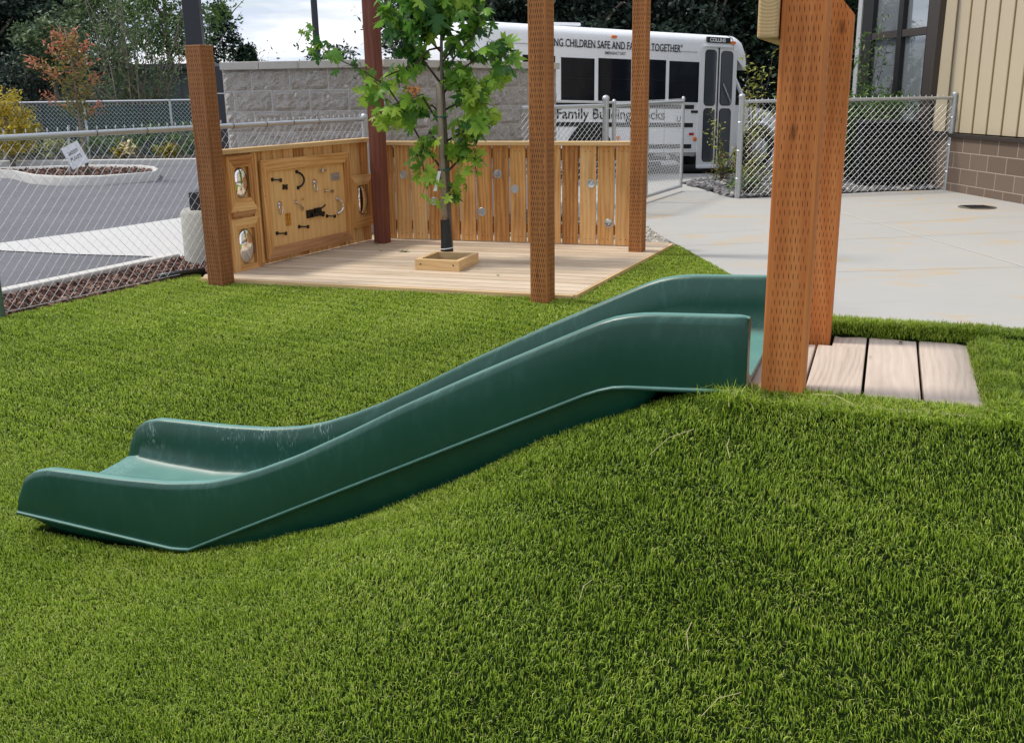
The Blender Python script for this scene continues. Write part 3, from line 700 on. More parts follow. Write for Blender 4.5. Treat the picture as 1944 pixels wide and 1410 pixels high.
def pull(p,q,mat,r=.005,arch=.03,name='handle',side=0):
    p=Vector(p);q=Vector(q); m=MB(); pts=[]
    sd=(LU*side)
    for k in range(9):
        t=k/8; f=math.sin(math.pi*t); f=f**.6; pts.append(p+(q-p)*t+LN*(.004+arch*f)+sd*f)
    m.tube(pts,r,8)
    for x in (p,q): m.box(x-LU*.014-Vector((0,0,.014)),LU*.028,LN*.005,(0,0,.028))
    m.build(name,mat,bb,smooth=False)
pull(HP(512,505),HP(585,510),M['blackiron'],.006,.012); pull(HP(745,910),HP(822,910),M['blackiron'],.006,.012)
pull(HP(553,967),HP(630,968),M['blackiron'],.006,.012); pull(HP(985,818),HP(1053,820),M['blackiron'],.005,.010)
pull(HP(722,437),HP(735,575),M['blackiron'],.009,.03,side=.05); pull(HP(1070,668),HP(1080,795),M['chrome'],.008,.03,side=.045)
pull(HP(715,695),HP(775,755),M['chrome'],.006,.015); pull(HP(968,600),HP(1035,604),M['chrome'],.006,.01)
for (x,y) in ((878,525),(575,715)):
    m=MB(); c=HP(x,y); m.tube([c,c+LN*.006],.026,20); m.tube([c+LN*.004,c+LN*.016],.012,14)
    ring=[c+Vector((0,0,-.045))+LN*.012+(LU*math.cos(a)*.024+Vector((0,0,math.sin(a)*.036))) for a in np.linspace(0,6.28,19)[:-1]]
    m.tube(ring,.004,6,closed=True); m.build('ring_pull',M['chrome'],bb)
m=MB(); c=HP(1018,452); d=HP(1095,505); s=(d-c).dot(LU); z=(d-c).z; m.box(c+Vector((0,0,z)),LU*s,LN*.004,(0,0,-z)); 
for k in range(4): m.tube([c+LU*s*(.18+.2*k)+Vector((0,0,z*.5)),c+LU*s*(.18+.2*k)+Vector((0,0,z*.5))+LN*.010],.006,8)
m.build('latch_plate',M['galv'],bb)
m=MB(); c=HP(912,430); m.beam(c+LN*.01,HP(970,424)+LN*.01,.014,.012); m.tube([HP(940,410)+LN*.01,HP(940,440)+LN*.018],.007,8); m.build('slide_bolt',M['chrome'],bb)
m=MB(); c=HP(600,548); 
for dx,dy in ((0,0),(26,0),(0,24),(26,24)): c=HP(600+dx,548+dy); m.box(c,LU*.022,LN*.008,(0,0,-.018))
m.box(HP(612,560),LU*.03,LN*.013,(0,0,-.012)); m.build('toggle_latch',M['blackiron'],bb)
m=MB(); c=HP(625,797); d=HP(675,895)
for f0 in (0,.53): m.box(c+LU*(d-c).dot(LU)*f0+Vector((0,0,(d-c).z)),LU*(d-c).dot(LU)*.47,LN*.004,(0,0,-(d-c).z))
x0=c+LU*(d-c).dot(LU)*.5; m.tube([x0+LN*.005,x0+LN*.005+Vector((0,0,(d-c).z))],.006,8); m.build('hinge',M['brass'],bb,bevel=.001)
m=MB(); 
for (x0,y0,x1,y1,dd) in ((805,770,870,828,.012),(872,752,930,812,.018),(845,795,950,806,.026)):
    c=HP(x0,y0); d=HP(x1,y1); m.box(c,LU*(d-c).dot(LU),LN*dd,(0,0,(d-c).z))
m.tube([HP(890,775)+LN*.02,HP(935,735)+LN*.03,HP(948,720)+LN*.03],.007,8); m.tube([HP(900,800)+LN*.01,HP(952,818)+LN*.01],.008,6); m.build('gate_latch',M['blackiron'],bb)
m=MB(); c=HP(772,672); m.tube([c,c+LN*.012,c+LN*.02],[.004,.008,.004],8); m.build('knob',M['brass'],bb)
def mirror_panel(o0,o1,i0,i1,label,tall=1.0):
    A=lw(*o0);B=lw(*o1);a=lw(*i0);b=lw(*i1)
    t=empty('mirror_panel',LW((A[0]+B[0])/2,B[1],.02),label,'mirror','bubble mirrors on the left plank fence')
    for mm in miter(None,A[0],B[0],B[1],A[1],A[1]-a[1],b[1]-B[1],max(.02,(a[0]-A[0]+B[0]-b[0])/2),.004,.03,LW): mm.build('frame_rail',M['cedar'],t,bevel=.003)
    ws=max(.02,(a[0]-A[0]+B[0]-b[0])/2)
    sc=(A[0]+B[0])/2; zc=(a[1]+b[1])/2; rs=(B[0]-A[0])/2-ws; rz=(a[1]-b[1])/2*.97
    m=MB(); m.box(LW(A[0]+.01,B[1]+.01,.001),LU*(B[0]-A[0]-.02),LN*.004,(0,0,A[1]-B[1]-.02)); m.build('backing',M['plywood'],t)
    m=MB(); rows=[]
    for i in range(9):
        ph=i/8*math.pi/2; r=math.cos(ph); h=math.sin(ph)*.035
        rows.append([LW(sc+rs*r*math.cos(x),zc+rz*r*math.sin(x),.006+h) for x in np.linspace(0,6.2832,33)[:-1]])
    m.grid(rows,close=True); m.build('bubble',M['mirror'],t,smooth=True)
mirror_panel((422,297),(485,396),(434,319),(466,375),'framed bubble mirror on the plank fence, upper of the two beside the stout brown post')
mirror_panel((434,418),(495,520),(444,436),(480,498),'framed bubble mirror near the deck floor, lower of the two beside the stout brown post')
mirror_panel((659.5,335),(709,425),(672,352),(694,406),'narrow framed bubble mirror between the busy board and the dark corner post')
m=MB(); s,z=lw(438,398); m.box(LW(s,z-.06,.004),LU*.26,LN*.02,(0,0,.05)); m.build('cross_batten',M['cedar_red'],fl)
s,_=lw(483,400); m=MB(); m.box(LW(s-.02,.05,.002),LU*.07,LN*.02,(0,0,ltop-.09)); m.build('upright_batten',M['cedar'],fl,bevel=.003)
# back fence with portholes
BP=Vector((-1.235,9.54,0)); BQ=Vector((1.085,8.775,0)); BU=(BQ-BP).normalized(); BN=perp(BU); BL=(BQ-BP).length
def bw_(px,py): return onp(px,py,BP,BU)
def BW(s,z,o=0): return BP+BU*s+BN*o+Vector((0,0,z))
btop=(bw_(760,266)[1]+bw_(1180,271)[1])/2
fb=empty('plank_fence',BP,'back plank fence of spaced cedar boards with small round portholes','fence')
ports=[bw_(x,y) for x,y in ((766,332),(824,382),(915,402),(942,330),(974,359),(1067,394),(1131,349),(1163,424))]
edges=[bw_(x,370)[0] for x in (733,763,794,824,851,881,900,925.5,955,985.5,1015,1050,1083,1115,1148,1178)]
nb=15; pitch=BL/nb; PR=.036
for k in range(nb):
    a=k*pitch+.0085; b=(k+1)*pitch-.0085
    if 0: pass
    z0=.036; z1=btop-.036; c=None
    for (ps,pz) in ports:
        if a<=ps<b: c=(min(max(ps,a+PR+.008),b-PR-.008),pz)
    m=MB()
    if c is None: m.box(BW(a,z0,-.018),BU*(b-a),BN*.018,(0,0,z1-z0))
    else:
        cs,cz=c; hw=.06
        za,zb=cz-hw,cz+hw
        N=32; out=[]
        for i in range(N):
            t=2*math.pi*(i+.5)/N; dx,dz=math.cos(t),math.sin(t)
            inn=(cs+PR*dx,cz+PR*dz)
            # ray to rectangle
            k1=((b-cs) if dx>0 else (a-cs))/dx if abs(dx)>1e-9 else 1e9; k2=((zb-cz) if dz>0 else (za-cz))/dz if abs(dz)>1e-9 else 1e9
            kk=min(k1,k2); out.append((inn,(cs+kk*dx,cz+kk*dz)))
        # include corners
        for o,flip in ((0,False),(-.018,True)):
            f_=lambda q:(q[0]-(a+b)/2,q[1])
            for i in range(N):
                (i1,o1),(i2,o2)=out[i],out[(i+1)%N]
                seq=[i1,o1]
                if abs(o1[0]-o2[0])>1e-6 and abs(o1[1]-o2[1])>1e-6:
                    corner=(b if max(o1[0],o2[0])>cs+.01 and (o1[0]+o2[0])/2>cs else a, zb if (o1[1]+o2[1])/2>cz else za); seq.append(corner)
                seq+= [o2,i2]
                P=[BW(q[0],q[1],o) for q in seq]; U_=[f_(q) for q in seq]
                if not flip: P=P[::-1];U_=U_[::-1]
                m.face(P,U_)
        for i in range(N):
            i1,i2=out[i][0],out[(i+1)%N][0]; m.face([BW(*i1,0),BW(*i2,0),BW(*i2,-.018),BW(*i1,-.018)])
        for s in (a,b): m.face([BW(s,z0,0),BW(s,z1,0),BW(s,z1,-.018),BW(s,z0,-.018)],[(0,z0),(0,z1),(.018,z1),(.018,z0)])
        for (u0,u1) in ((z0,za),(zb,z1)):
            for o in (0,-.018): m.face([BW(a,u0,o),BW(b,u0,o),BW(b,u1,o),BW(a,u1,o)],[(a-(a+b)/2,u0),(b-(a+b)/2,u0),(b-(a+b)/2,u1),(a-(a+b)/2,u1)])
    n0=len(m.f)
    for q in (z0+.05,z1-.05):
        for e_ in (.022,-.022):
            p=BW((a+b)/2+e_,q,.0003); m.tube([p,p+BN*.0012],.0042,6)
    for i_ in range(n0,len(m.f)): m.mi[i_]=1
    bo=m.build('fence_board',[M['cedar'],M['blackiron']],fb)
    if c is not None:
        m=MB(); ring=[BW(cs+math.cos(t)*(PR-.001),cz+math.sin(t)*(PR-.001),.001) for t in np.linspace(0,6.2832,33)[:-1]]
        m.tube(ring,.0035,6,closed=True); m.build('porthole_rim',M['galv'],fb)
m=MB(); m.box(BW(-.06,btop-.036,-.055),BU*(BL+.06),BN*.09,(0,0,.036)); m.build('top_rail',M['cedar_pale'],fb,bevel=.004)
m=MB()
for z in (.12,btop-.15): m.box(BW(-.03,z,-.058),BU*(BL+.03),BN*.038,(0,0,.085))
m.build('back_rail',M['cedar_red'],fb)
# fallen leaves on the deck
for (px,py,r,lab) in ((716,463,.035,'curled green leaf fallen by the foot of the dark corner post'),(766,478,.050,'largest fallen green leaf, lying on the deck left of the planter frame'),(722,477,.018,'small brown leaf crumb on the deck in front of the corner post'),(945,523,.016,'tiny dark leaf crumb on the deck between planter and front post')):
    crumpled('fallen_leaf',G(px,py,.030),r,M['dryleaf'],lab,'leaf','fallen leaves on the deck',7)
# ---------------------------------------------------------------- chain link
def chain(m,P,U,length,z0,z1,pitch=.066,r=.0019,n=4):
    pitch=pitch*.53; k=int(length/pitch)
    N_=Vector((U.y,-U.x,0))
    nz=int((z1-z0)/pitch)
    for i in range(k+1):
        pts=[]
        for j in range(nz+1):
            pts.append(P+U*(i*pitch+(pitch if (i+j)%2 else 0))+Vector((0,0,z0+j*(z1-z0)/nz))+N_*(.002 if (i+j)%2 else -.002))
        m.tube(pts,r,n,cap=False)
def knuckles(m,P,U,length,z,pitch=.066,r=.0022):
    N_=Vector((U.y,-U.x,0))
    for i in range(int(length/pitch)+1):
        c=P+U*(i*pitch)+Vector((0,0,z)); m.tube([c+Vector((0,0,-.012)),c+N_*.007+Vector((0,0,.006)),c+Vector((0,0,.014)),c-N_*.007+Vector((0,0,.005)),c+Vector((0,0,-.006))],r,4,cap=False)
def cl_post(t,p,h,r=.03,mat=None,cap=True,name='fence_post'):
    m=MB(); m.tube([p,p+Vector((0,0,h))],r,14); o=m.build(name,mat or M['galv'],t,auto=40)
    if cap:
        m=MB(); q=p+Vector((0,0,h)); m.tube([q-Vector((0,0,.02)),q+Vector((0,0,.005)),q+Vector((0,0,.02)),q+Vector((0,0,.03))],[r*1.15,r*1.15,r*.8,r*.1],14); m.build('post_cap',M['galv'],o,auto=40)
    return o
# left fence
RZ=1.135
lf=empty('mesh_fence',FA,'chain-link fence on the left between the lawn and the parking lot','fence')
P0=FA-fd*4.0; LL=8.05
m=MB(); chain(m,P0,fd,LL,.03,RZ+.02,.076,.0018); knuckles(m,P0,fd,LL,RZ+.035,.076*1.06); m.build('wire_mesh',M['wire'],lf)
m=MB(); m.tube([P0+Vector((0,0,RZ)),P0+fd*LL+Vector((0,0,RZ))],.021,14); m.build('top_rail',M['galv'],lf,auto=40)
for s in (2.2,4.9,5.35,5.85,6.25,6.65,7.0,7.35): 
    m=MB(); c=P0+fd*s+Vector((0,0,RZ)); ring=[c+fn*math.cos(a)*.0235+Vector((0,0,math.sin(a)*.0235)) for a in np.linspace(0,6.2832,13)[:-1]]; m.tube(ring,.002,4,closed=True); m.build('tie_wire',M['darksteel'],lf)
cl_post(lf,FA+fd*-.03-fn*.0+Vector((0,0,0)),1.10,.032,M['darkgalv'],False)
pq=FA+fd*1.98; cl_post(lf,pq-fn*.03,1.10,.032)
cl_post(lf,P0+fd*LL,1.16,.032)
m=MB(); m.tube([P0+fn*.02+Vector((0,0,.03)),P0+fd*6.0+fn*.02+Vector((0,0,.03))],.0022,5); m.build('tension_wire',M['wire'],lf)
a=G(300,533); b=G(388,520); m=MB(); m.tube([a+Vector((0,0,.03)),(a+b)/2+Vector((0,0,.035)),b+Vector((0,0,.03))],.022,10)
tagp(m.build('drain_pipe',M['black'],smooth=True),'black drain pipe lying at the fence foot beside the deck corner','pipe')
# lamp post
lp=G(397,502,0.0); lpc=lp+Vector((0,.22,0))
lamp=empty('lamp_post',lpc,'dark square lamp pole on a round concrete base behind the mesh fence','lamp post')
m=MB(); m.tube([lpc+Vector((0,0,-.05)),lpc+Vector((0,0,.42)),lpc+Vector((0,0,.45))],[.262,.258,.235],36); m.build('concrete_base',M['castbase'],lamp,auto=40)
m=MB(); rotbox(lpc,.30,.30,.1,.45,.60,m); m.build('base_cover',M['darksteel'],lamp,bevel=.01)
m=MB(); rotbox(lpc,.135,.135,.1,.60,4.5,m); m.build('pole',M['darksteel'],lamp,bevel=.008)
# distant pole
c=V(606,150,26); far=empty('lamp_post',(c.x,c.y,0),'thin distant dark pole rising behind the block wall','lamp post')
m=MB(); m.tube([Vector((c.x,c.y,-.05)),Vector((c.x-.02,c.y,7))],[.085,.075],12); m.build('pole',M['darksteel'],far)
m=MB(); m.box(Vector((c.x-.5,c.y-.15,7)),(1.0,0,0),(0,.3,0),(0,0,.12)); m.build('lamp_head',M['darksteel'],far)
# gate side fence (behind the deck)
gf=empty('mesh_fence',(.45,10.6,0),'chain-link fence between the block wall and the gate, in front of the white bus','fence')
c0=V(1052,202,10.9); c1=V(1150,201,11.4); gz=1.20; P=Vector((c0.x-.35,10.75,0)); Q=Vector((c1.x,11.4,0)); u=(Q-P).normalized(); LG=(Q-P).length
m=MB(); chain(m,P,u,LG-.07,.03,gz-.01,.064,.002); m.build('wire_mesh',M['wire'],gf)
m=MB(); m.tube([P+Vector((0,0,gz)),Q+Vector((0,0,gz))],.021,12); m.build('top_rail',M['galv'],gf,auto=40)
cl_post(gf,Q,1.285,.036)
ga=Q+u*.0+Vector((.105,.12,0)); gb=V(1294,300,13.9); gb=Vector((gb.x,gb.y,0)); gu=(gb-ga).normalized(); LG=(gb-ga).length
gt=empty('mesh_gate',ga,'open chain-link gate leaf standing beside the right deck post','gate')
m=MB(); chain(m,ga,gu,LG-.03,.09,1.19,.064,.002); knuckles(m,ga+gu*.1,gu,LG-.2,1.225,.064,.003); m.build('wire_mesh',M['wire'],gt)
m=MB()
for z in (.07,1.20): m.tube([ga+Vector((0,0,z)),gb+Vector((0,0,z))],.020,12)
m.build('gate_rail',M['galv'],gt,auto=40)
for s in (0,LG*.44,LG): cl_post(gt,ga+gu*s+Vector((0,0,.05)),1.19 if s!=LG*.44 else 1.14,.022,None,s!=LG*.44,'gate_upright')
# right fence
ra=G(1400,376); rb=G(1795,361); ru=(rb-ra).normalized(); RL=(rb-ra).length
rf=empty('mesh_fence',ra,'chain-link fence on the right running to the masonry building','fence')
m=MB(); chain(m,ra+ru*.05,ru,RL-.1,.02,1.19,.080,.0021); knuckles(m,ra+ru*.1,ru,RL-.2,1.225,.085,.0028); m.build('wire_mesh',M['wire'],rf)
m=MB(); m.tube([ra+Vector((0,0,1.20)),rb+Vector((0,0,1.20))],.021,12); m.build('top_rail',M['galv'],rf,auto=40)
cl_post(rf,ra,1.27,.037); cl_post(rf,rb,1.25,.037)
m=MB()
for z in (.25,.6,.95):
    for p in (ra,rb): ring=[p+Vector((math.cos(a)*.04,math.sin(a)*.04,z)) for a in np.linspace(0,6.2832,13)[:-1]]; m.tube(ring,.006,5,closed=True)
m.build('tension_band',M['galv'],rf)
# far fence across the lot
fa=V(-260,196,23); fb_=V(560,194,23); fa.z=0; fb_.z=0
for P_,nm in ((fa,0),): pass
ff_=empty('mesh_fence',fa,'far chain-link fence behind the planted strip across the lot','fence')
u=(fb_-fa).normalized(); LF=(fb_-fa).length
m=MB(); chain(m,fa,u,LF,.02,1.27,.085,.0036,3); m.build('wire_mesh',M['wire'],ff_)
m=MB(); m.tube([fa+Vector((0,0,1.28)),fb_+Vector((0,0,1.28))],.022,8); m.build('top_rail',M['galv'],ff_)
for k in range(5): cl_post(ff_,fa+u*(LF*(.11+.2*k)),1.30,.03,None,False)
# ---------------------------------------------------------------- block wall
def blockwall(P,Q,top,z0,name_t,first=0,flip=False):
    u=(Q-P).normalized(); n=perp(u); L=(Q-P).length; m=MB(); cap=MB(); ch=.203; bl=.40
    rows=int((top-z0)/ch)+1
    for r in range(rows):
        zt=top-r*ch-.006; zb=zt-ch+.010; s=-(bl/2 if r%2 else 0)-.1
        while s<L:
            a=max(s,0)+.006; b=min(s+bl,L)-.006
            if b-a>.04:
                nx_=max(3,int((b-a)/.035)); nz=6; g=[]; 
                for j in range(nz+1):
                    row=[]
                    for i in range(nx_+1):
                        x=a+(b-a)*i/nx_; z=zb+(zt-zb)*j/nz; ed=(i in(0,nx_)) or (j in (0,nz))
                        p=P+u*x+Vector((0,0,z)); d=0.0 if ed else .016+.030*noise.noise(p*11)+.020*noise.noise(p*37)
                        row.append(p+n*d)
                    g.append(row)
                m.grid(g)
            s+=bl
    bk=MB(); bk.box(P-n*.20+Vector((0,0,0)),u*L,n*.196,(0,0,top))
    s=0
    while s<L:
        b=min(s+.41,L); cap.box(P+u*(s+.002)-n*.235+Vector((0,0,top)),u*(b-s-.004),n*.29,(0,0,.075)); s+=.41
    return m,bk,cap
M['block']=basic('split face block',(.52,.485,.445),.95,0,.5,42,1.0,60,bdist=.035)
M['mortar']=basic('pale mortar',(.66,.64,.61),.95,0,.1,20)
M['cap']=basic('smooth cap block',(.50,.48,.44),.9,0,.15,12,.4,150)
W0=V(421,131,10.4); W1=V(722,131,10.15); W2=V(1056,140,12.6); W0.z=W1.z=W2.z=0
wtop=V(560,131,10.3).z
for (P,Q,lab) in ((W0,W1,'grey split-face block wall with smooth caps, left stretch behind the busy board'),(W1+Vector((.002,0,0)),W2,'grey split-face block wall, stretch behind the young tree that ends in front of the bus')):
    t=empty('block_wall',P,lab,'wall'); a,b,c=blockwall(P,Q,wtop,.6,'')
    a.build('block_courses',M['block'],t,smooth=False); b.build('mortar_core',M['mortar'],t); c.build('cap_blocks',M['cap'],t,bevel=.006)
# end return of wall at left + black gate
t=empty('enclosure_gate',(W0.x-.1,10.5,0),'black slatted metal enclosure gate edge at the left end of the block wall','gate')
g0=V(404,126,10.6); g1=V(423,126,10.5); m=MB(); m.box(Vector((g0.x,10.52,.05)),(g1.x-g0.x,0,0),(.0,.09,0),(0,0,g0.z-.05)); m.build('gate_frame',M['darksteel'],t,bevel=.006)
for k in range(5): 
    m=MB(); m.box(Vector((g0.x+.012,10.62+k*.2,.1)),(.03,0,0),(0,.17,0),(0,0,g0.z-.2)); m.build('gate_slat',M['darksteel'],t)
m=MB(); m.box(Vector((g0.x-.003,10.512,V(410,179,10.5).z)),(g1.x-g0.x+.006,0,0),(0,.02,0),(0,0,.012)); m.build('hinge_strap',M['galv'],t)
# ---------------------------------------------------------------- bus
B0=G(1330,327,0); BA=math.radians(28.4); BE=Vector((math.cos(BA),math.sin(BA),0)); BNo=Vector((-BE.y,BE.x,0)); TL=-.034
def bp(px,py):
    s,z=onp(px,py,B0,BE); return s,z-TL*s
def BL_(s,d,z): return B0+BE*s+BNo*d+Vector((0,0,z+TL*s))
bus=empty('shuttle_bus',B0,'white school shuttle bus with dark windows and black stripes parked behind the fences','bus')
M['white']=basic('white bus paint',(.88,.89,.90),.28,0,.05,2,.0)
M['white2']=basic('white door frame paint',(.84,.85,.86),.35,0,.06,6)
M['glassdark']=basic('dark tinted glass',(.008,.010,.016),.06,0,.2,2,spec=.25)
M['glassgrey']=basic('grey door glass',(.06,.07,.08),.06,0,.3,3,spec=.8)
M['stripe']=basic('black stripe',(.012,.012,.014),.4,0,.2,9)
M['tyre']=basic('tyre rubber',(.02,.02,.021),.85,0,.2,12)
M['orange']=basic('orange lens',(.85,.20,.02),.25,0,.1,20); M['redl']=basic('red lens',(.5,.02,.02),.25,0,.1,20)
M['ink']=basic('black lettering',(.015,.015,.018),.5,0,.1,20)
roofz=bp(1200,55)[1]; Wd=2.15; sR=bp(925,100)[0]; sF=bp(1393,100)[0]; skz=.33
def sect(s,inset=0,zt=None,zb=skz):
    zt=zt or roofz; r=.17; i=inset
    L=[(i,zb),(i,zt-.42),(i+.01,zt-r)]
    for k in range(1,6): a=k/6*math.pi/2; L.append((i+.01+.24*(1-math.cos(a)),zt-r+r*math.sin(a)))
    L.append((Wd*.33,zt+.025)); L.append((Wd*.5,zt+.03))
    R=[(Wd-a,b) for a,b in L[:-1]][::-1]; return [BL_(s,a,b) for a,b in L+R]
rows=[]
for ds,ins,dz in ((-.42,.52,.50),(-.41,.40,.34),(-.36,.25,.20),(-.26,.12,.09),(-.13,.035,.03),(0,0,0)): rows.append(sect(sR+ds,ins,roofz-dz,skz))
n=12
for k in range(1,n+1): rows.append(sect(sR+(sF-sR)*k/n))
m=MB(); m.grid(rows); 
for r_,rv in ((0,True),(len(rows)-1,False)):
    b=r_*len(rows[0]); q=tuple(b+i for i in range(len(rows[0]))); m.f.append(q[::-1] if rv else q); m.uv.append([(0,0)]*len(q)); m.mi.append(0)
m.build('body',M['white'],bus,auto=40)
# front roof cap with overhang
m=MB(); rows=[]
for s,zt,zb in ((sF+.002,roofz,roofz-.36),(sF+.10,roofz-.01,roofz-.40),(sF+.20,roofz-.07,roofz-.50),(sF+.255,roofz-.17,roofz-.54),(sF+.275,roofz-.30,roofz-.55)):
    r=.13; L=[(0,zb),(0,(zb+zt-r)/2),(.005,zt-r),(.05,zt-.05),(.15,zt-.005),(.35,zt+.015),(Wd*.5,zt+.02)]; R=[(Wd-a,b) for a,b in L[:-1]][::-1]; rows.append([BL_(s,a,b) for a,b in L+R])
m.grid(rows); b=4*len(rows[0]); q=tuple(b+i for i in range(len(rows[0]))); m.f.append(q); m.uv.append([(0,0)]*len(q)); m.mi.append(0)
m.build('front_cap',M['white'],bus,auto=45)
m=MB(); a=bp(1070,45); b=bp(1140,49)
m.box(BL_(a[0],.55,roofz+.02),BE*(b[0]-a[0]),BNo*.7,(0,0,.05)); m.build('roof_hatch',M['white2'],bus,bevel=.02)
def sidebox(px0,py0,px1,py1,d0,th,mat,name,par=None,bevel=0,rr=0,zabs=None):
    a=bp(px0,py0); b=bp(px1,py1); s0,s1=min(a[0],b[0]),max(a[0],b[0]); z0,z1=min(a[1],b[1]),max(a[1],b[1])
    m=MB()
    if rr:
        rr_=min(rr,(s1-s0)/2.01,(z1-z0)/2.01); pts=[]
        for cx,cz,a0 in ((s1-rr_,z1-rr_,0),(s0+rr_,z1-rr_,90),(s0+rr_,z0+rr_,180),(s1-rr_,z0+rr_,270)):
            for k in range(6): t=math.radians(a0+k*18); pts.append(BL_(cx+rr_*math.cos(t),d0,cz+rr_*math.sin(t)))
        m.prism(pts,-BNo*th)
    else: 
        m.prism([BL_(s0,d0,z0),BL_(s1,d0,z0),BL_(s1,d0,z1),BL_(s0,d0,z1)],-BNo*th)
    return m.build(name,mat,par or bus,bevel=bevel)
for (x0,y0,x1,y1) in ((990,104,1054,128),(1065,109,1128,191.5),(1136,110.5,1197,193),(1203,112,1262.5,194.5),(1271,116,1328.5,195)):
    if x0==990:
        for a_,b__ in ((934,954),(962,986),(992,1054)): sidebox(a_,104,b__,189,.0,.004,M['glassdark'],'window')
        continue
    w=sidebox(x0,y0,x1,y1,.0,.004,M['glassdark'],'window')
    ym=y0+(y1-y0)*.48
    sidebox(x0+1,ym,x1-1,ym+1.3,-.004,.006,M['stripe'],'window_bar',w)
def stripe(y0,y1,x0,x1,mat=None):
    a=bp(x0,0)[0]; b=bp(x1,0)[0]; zb=bp(1323,y1)[1]; zt=bp(1323,y0)[1]; m=MB()
    m.prism([BL_(a,0,zb),BL_(b,0,zb),BL_(b,0,zt),BL_(a,0,zt)],-BNo*.007); m.build('stripe',mat or M['stripe'],bus)
stripe(200,207.5,960,1324); stripe(234,242,960,1323); stripe(274,282,1122,1321)
stripe(306,314,1130,1262)
m=MB(); a=bp(990,0)[0]; m.prism([BL_(a,0,bp(1323,197.4)[1]),BL_(bp(1327,0)[0],0,bp(1323,197.4)[1]),BL_(bp(1327,0)[0],0,bp(1323,195.6)[1]),BL_(a,0,bp(1323,195.6)[1])],-BNo*.016); m.build('belt_rail',M['white2'],bus)
sidebox(1312,210,1324,215,0,.01,M['stripe'],'marker_plate'); sidebox(1308,252.5,1316,257,0,.015,M['redl'],'marker_light'); 
def disc(px,py,r,mat,name,dd=.02):
    s,z=bp(px,py); m=MB(); m.tube([BL_(s,.0,z),BL_(s,-dd,z),BL_(s,-dd-.006,z)],[r,r,r*.7],18); m.build(name,mat,bus,auto=40)
disc(1318.5,264,.033,M['orange'],'marker_light'); disc(1173,262,.033,M['orange'],'marker_light')
sidebox(1161,67.5,1171,72.5,.02,.035,M['orange'],'marker_light',rr=.02); sidebox(1386.5,79,1396,84.5,.02,.035,M['orange'],'marker_light',rr=.02)
sidebox(951,84,958,92,.03,.04,M['redl'],'marker_light',rr=.02)
# door
door=sidebox(1336,88,1391,90.5,-.0,.05,M['white2'],'door_header')
dm=sidebox(1328.5,91,1389.5,317,.0,.012,M['white2'],'door')
def doorbox(a,b,c,d,mat,nm,th=.01,rr=.0,d0=-.012): return sidebox(a,b,c,d,d0,th,mat,nm,dm,rr=rr)
# the leaf outlines lean with the picture, so each is given in bus coordinates
ds0=bp(1333,200)[0]; 
def dpane(sa,sb,za,zb,nm='door_pane',mat=None):
    r=.055; pts=[];pts2=[]
    for g_,lst in ((.012,pts),(0,pts2)):
        for cx,cz,a0 in ((sb-r,zb-r,0),(sa+r,zb-r,90),(sa+r,za+r,180),(sb-r,za+r,270)):
            for k in range(6): t=math.radians(a0+k*18); lst.append(BL_(cx+(r+g_)*math.cos(t),-.012,cz+(r+g_)*math.sin(t)))
    m=MB(); m.prism(pts,-BNo*.006); rim=m.build('pane_seal',M['stripe'],dm)
    m=MB(); m.prism([p-BNo*.0062 for p in pts2],-BNo*.004); m.build(nm,mat or M['glassgrey'],dm)
zA=bp(1345,96)[1]; zB=bp(1343,200)[1]; zC=bp(1343,207)[1]; zD=bp(1340,306)[1]
sa=bp(1335.5,200)[0]; sb=bp(1355,200)[0]; sc=bp(1365.5,200)[0]; sd=bp(1386,200)[0]
dpane(sa,sb,zB,zA); dpane(sa,sb,zD,zC); dpane(sc,sd,zB+.01,zA-.01); dpane(sc,sd,zD+.01,zC)
m=MB(); sm=(sb+sc)/2; m.prism([BL_(sm-.012,-.012,zD-.05),BL_(sm+.012,-.012,zD-.05),BL_(sm+.012,-.012,zA+.05),BL_(sm-.012,-.012,zA+.05)],-BNo*.008); m.build('door_gap',M['stripe'],dm)
m=MB(); m.tube([BL_(sc+.03,-.04,zB+.35),BL_(sd-.04,-.05,zB+.06),BL_(sd-.03,-.03,zB+.03)],.010,8); m.build('grab_handle',M['galv'],dm)
sidebox(1322,316,1362,319,.02,.06,M['white2'],'door_step')
# skirt, underbody, wheels
sS=bp(1328,0)[0]
m=MB(); m.prism([BL_(sR-.2,.06,.20),BL_(sS-.5,.06,.20),BL_(sS-.5,.06,skz+.05),BL_(sR-.2,.06,skz+.05)],BNo*(Wd-.12)); m.build('underbody',M['black'],bus)
m=MB(); m.prism([BL_(bp(1250,0)[0],.004,.27),BL_(sS,.004,.27),BL_(sS,.004,skz),BL_(bp(1250,0)[0],.004,skz)],BNo*.05); m.build('lower_panel',M['galv'],bus)
def wheel(s,d,r=.36,w=.24):
    c=BL_(s,d,r); c.z=max(c.z,B0.z+r+TL*s); m=MB()
    m.tube([c,c+BNo*.02,c+BNo*(w-.02),c+BNo*w],[r-.04,r,r,r-.04],32); t=m.build('wheel',M['tyre'],bus,auto=50)
    m=MB(); m.tube([c-BNo*.004,c-BNo*.012],[r*.58,r*.50],24); m.tube([c-BNo*.01,c-BNo*.03],[r*.2,r*.16],12); m.build('rim',M['galv'],t,auto=40)
sw=bp(1119,265)[0]; swf=bp(1443,275)[0]
wheel(sw,.05); wheel(sw,Wd-.3); wheel(swf,.05); wheel(swf,Wd-.3)
wheel(bp(1338,320)[0]-.0,.35,.20,.24) if False else None
